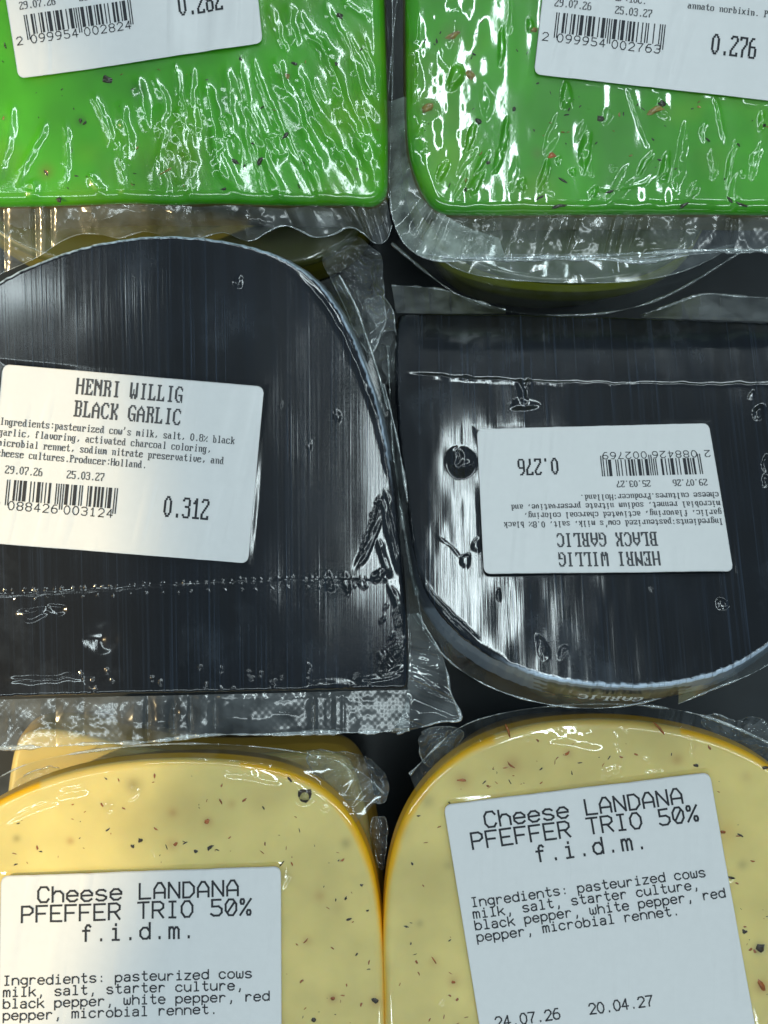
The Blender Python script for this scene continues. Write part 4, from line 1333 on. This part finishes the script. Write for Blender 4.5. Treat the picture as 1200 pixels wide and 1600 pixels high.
pl_yr = Plane(900, 1130, .0735, 0, .10)
base_yr = tuple(pl_yr.hit(np.array(900), np.array(1450))[:2]) + (.030,)
y_right = thing('cheese_wedge', 'yellow pepper cheese wedge whose tilted label shows a printed date at its foot', 'cheese', base_yr, GRP)
yr_out = [(602, 1640), (600, 1560), (598, 1480), (600, 1410), (607, 1350), (622, 1295), (648, 1245), (685, 1202), (735, 1166), (795, 1142), (860, 1129), (940, 1125), (1010, 1129), (1080, 1142), (1140, 1161), (1190, 1186), (1240, 1226), (1276, 1280), (1296, 1340), (1308, 1420), (1312, 1500), (1316, 1640), (1320, 1960), (950, 1960), (606, 1960), (604, 1800)]
yr_sp = [(800, 1195, 13, CH, .6), (722, 1219, 12, CH, .6), (668, 1252, 11, BROWN, .55), (1058, 1186, 9, CH, .6), (888, 1178, 8, CH, .5), (630, 1300, 14, BROWN, .3), (1134, 1300, 20, (.6, .3, .05), .5), (1160, 1351, 8, BROWN, .5), (1190, 1542, 11, CH, .8), (1187, 1482, 10, BROWN, .9),
         (678, 1503, 9, CH, .45), (708, 1534, 9, CH, .5), (656, 1443, 6, BROWN, .5), (585, 1566, 8, CH, .4), (700, 1352, 8, BROWN, .4), (820, 1180, 30, (.56, .42, .13), .3), (1120, 1250, 26, (.5, .4, .14), .3), (1166, 1213, 8, CH, .3)]
yr_fl = [(M_CHILI, 722, 1219, 9, 2.6, 0, .0001, 91), (M_CHILI, 798, 1196, 10, 2.4, 40, .0001, 92), (M_CHILI, 886, 1178, 6, 2.6, -35, .0001, 93), (M_PEPPER, 664, 1208, 5, 2, -50, .0002, 94), (M_PEPPER, 1087, 1196, 5, 3, 10, .0002, 95), (M_CHILI, 1108, 1168, 5, 2, 60, .0001, 96), (M_PEPPER, 1196, 1199, 6, 3, 0, .0002, 97),
         (M_CHILI, 1129, 1300, 5, 4, 0, .0002, 98), (M_PEPPER, 1157, 1305, 7, 2, 30, .0001, 99), (M_PEPPER, 1142, 1372, 7, 2.4, 10, .0002, 100), (M_PEPPER, 1163, 1456, 5, 4, 20, .0001, 101), (M_PEPPER, 1188, 1482, 8, 7, 0, .0003, 102), (M_CHILI, 1190, 1540, 12, 5, 70, .0003, 103), (M_CHILI, 678, 1500, 8, 1.6, 55, .0001, 104),
         (M_CHILI, 708, 1535, 4, 3, 0, .0001, 105), (M_PEPPER, 654, 1275, 3.5, 2, 0, .0001, 106), (M_PEPPER, 702, 1254, 3, 1.5, 45, .0001, 107), (M_CHILI, 793, 1140, 13, 2, 70, .0003, 108), (M_CHILI, 1030, 1137, 15, 2, 48, .0003, 109), (M_CHILI, 762, 1228, 3, 2, 0, .0001, 110), (M_PEPPER, 644, 1350, 4, 2, 70, .0001, 111), (M_CHILI, 840, 1157, 4, 2, 30, .0001, 112)]
yr_fl += pepper_list(64, 606, 1200, 1150, 1600, 14, YR_Q, lambda u, v: (u - 955) ** 2 / 340 ** 2 + max(0, 1440 - v) ** 2 / 295 ** 2 < 1)
yr_f = [blob(905, 1154, 42, 18, 0, 3.9, 0, 1.2, .22), ridge([(960, 1138), (966, 1160), (975, 1185), (966, 1212), (948, 1218)], 4.2, 3.6), blob(952, 1208, 13, 9, -20, 3.2), blob(1082, 1162, 6, 14, 0, 3.6), blob(1011, 1186, 4, 5, 0, 2.2), blob(822, 1146, 4, 10, 0, 2.2), blob(873, 1140, 5, 6, 0, 2), blob(978, 1140, 5, 5, 0, 2),
        blob(1022, 1212, 13, 8, 10, 2.6), blob(1136, 1352, 4, 9, 10, 2.4), blob(1140, 1372, 6, 6, 0, 2.0), blob(1195, 1482, 5, 10, 0, 2.6), blob(690, 1564, 4, 4, 0, 1.8), blob(1010, 1212, 4, 6, 0, 2), blob(1035, 1210, 4, 6, 0, 2)]
wedge(y_right, base_yr, pl_yr, yr_out, (950, 1400), .030, M_YELLOW, yel_col(15, yr_sp, [(770, 1060)]), lambda U, V, D: np.repeat((ORANGE * np.array([.85, .85, 1]))[None], len(U), 0),
      film=yr_f, cheese=[], label_quad=YR_Q, extra_film=lambda U, V: 2.0 * vnoise(U / 140, V / 160, 111) + .4 * vnoise(U / 40, V / 60, 112), bevel=.0022, side=((.0003, .003), (-.0015, .010), (-.010, 1)), n_out=720, n_ring=130, flakes=yr_fl)
price_label(y_right, base_yr, pl_yr, YR_Q, 420, 435, trio_texts(18, 157, 356, 12.75), slack(8, .00018))
sheet('side_film', y_right, base_yr, [(650, 1238), (685, 1202), (735, 1165), (795, 1141), (860, 1128), (940, 1124), (1010, 1128), (1080, 1141), (1140, 1160), (1210, 1196)],
      [(640, 1210), (676, 1172), (720, 1132), (790, 1112), (860, 1103), (940, 1099), (1010, 1102), (1080, 1112), (1150, 1136), (1220, 1170)],
      .0732, .0680, M_FILM, 65, na=420, nc=24, pleat=.0011, pleat_n=46, rough=.0006, rscale=18, hem='film_edge', hem_r=.00018)
crumple('crumpled_film', y_right, base_yr, [(1090, 1132), (1116, 1112), (1150, 1128), (1172, 1118), (1200, 1128), (1230, 1150), (1230, 1196), (1190, 1180), (1140, 1158)], .064, .0020, 22, 66, M_CRUMPLE)
crumple('crumpled_film', y_right, base_yr, [(650, 1152), (672, 1136), (706, 1134), (728, 1146), (706, 1178), (676, 1206), (660, 1190)], .064, .0016, 26, 67, M_CRUMPLE)

# ================================================================== WEDGES OF THE LOWER LAYER
GRP2 = 'cheese wedges half hidden in the lower layer'


def under(label, z, outline, centre, face_m, colour, rindc, side=((.001, .004), (.002, .012), (-.004, 1))):
    pl = Plane(centre[0], centre[1], z, 0, 0)
    b = tuple(pl.hit(np.array(float(centre[0])), np.array(float(centre[1])))[:2]) + (.0,)
    t = thing('cheese_wedge', label, 'cheese', b, GRP2)
    wedge(t, b, pl, outline, centre, .0005, face_m, colour, rindc, side=side, n_out=260, n_ring=30, bevel=.002,
          extra_film=lambda U, V: 2.5 * vnoise(U / 60, V / 60, 5))
    return t, b


olv = lambda U, V, E: np.repeat((OLIVE * np.array([2.3, 2.9, 1.6]))[None], len(U), 0)
t1, b1 = under('olive rinded cheese wedge peeping out below the green 0.276 wedge', .058, [(640, 150), (640, 260), (668, 350), (720, 408), (790, 434), (880, 444), (960, 440), (1030, 422), (1090, 380), (1120, 300), (1124, 150), (880, 120)], (880, 280), M_GREEN_SMOOTH,
               lambda U, V, E: np.repeat(np.array([[.10, .13, .035]]), len(U), 0), olv)
sheet('side_film', t1, b1, [(660, 360), (720, 412), (790, 438), (880, 448), (960, 444), (1030, 426), (1100, 380)], [(612, 380), (690, 446), (750, 480), (850, 494), (960, 490), (1050, 462), (1160, 392)],
      .057, .044, M_FILM, 71, na=240, nc=18, pleat=.0008, pleat_n=8, rough=.0006, hem='film_edge', hem_r=.0002)
sheet('film_fold', t1, b1, [(650, 372), (720, 402), (800, 402), (900, 402), (1000, 400), (1100, 392), (1150, 380)], [(652, 376), (716, 426), (800, 438), (900, 443), (1000, 440), (1080, 422), (1152, 382)], .0625, .0605, M_MILKY, 72, na=200, nc=12, pleat=.0006, pleat_n=8, rough=.0005, hem='film_edge', hem_r=.0001)
t2, b2 = under('dark olive rinded cheese wedge under the wrinkled green wedge', .044, [(-60, 150), (-60, 330), (40, 402), (160, 424), (300, 430), (430, 424), (520, 404), (580, 350), (590, 150), (300, 120)], (270, 280), M_GREEN_SMOOTH,
               lambda U, V, E: np.repeat(np.array([[.09, .10, .02]]), len(U), 0), lambda U, V, E: np.repeat((OLIVE * np.array([1.2, 1.35, 1.2]))[None], len(U), 0))
t3, b3 = under('yellow cheese wedge lying under another', .047, [(-2, 1600), (2, 1420), (6, 1280), (12, 1215), (22, 1160), (50, 1138), (110, 1140), (200, 1166), (320, 1182), (430, 1178), (510, 1172), (550, 1184), (574, 1260), (590, 1400), (592, 1600), (300, 1620)], (300, 1350), M_YELLOW,
               lambda U, V, E: np.repeat((YEL * .95)[None], len(U), 0), lambda U, V, E: np.repeat((YEL * np.array([1, .8, .35]))[None], len(U), 0))
t3['label'] = 'pale yellow cheese wedge buried beneath another yellow wedge, showing above its film'
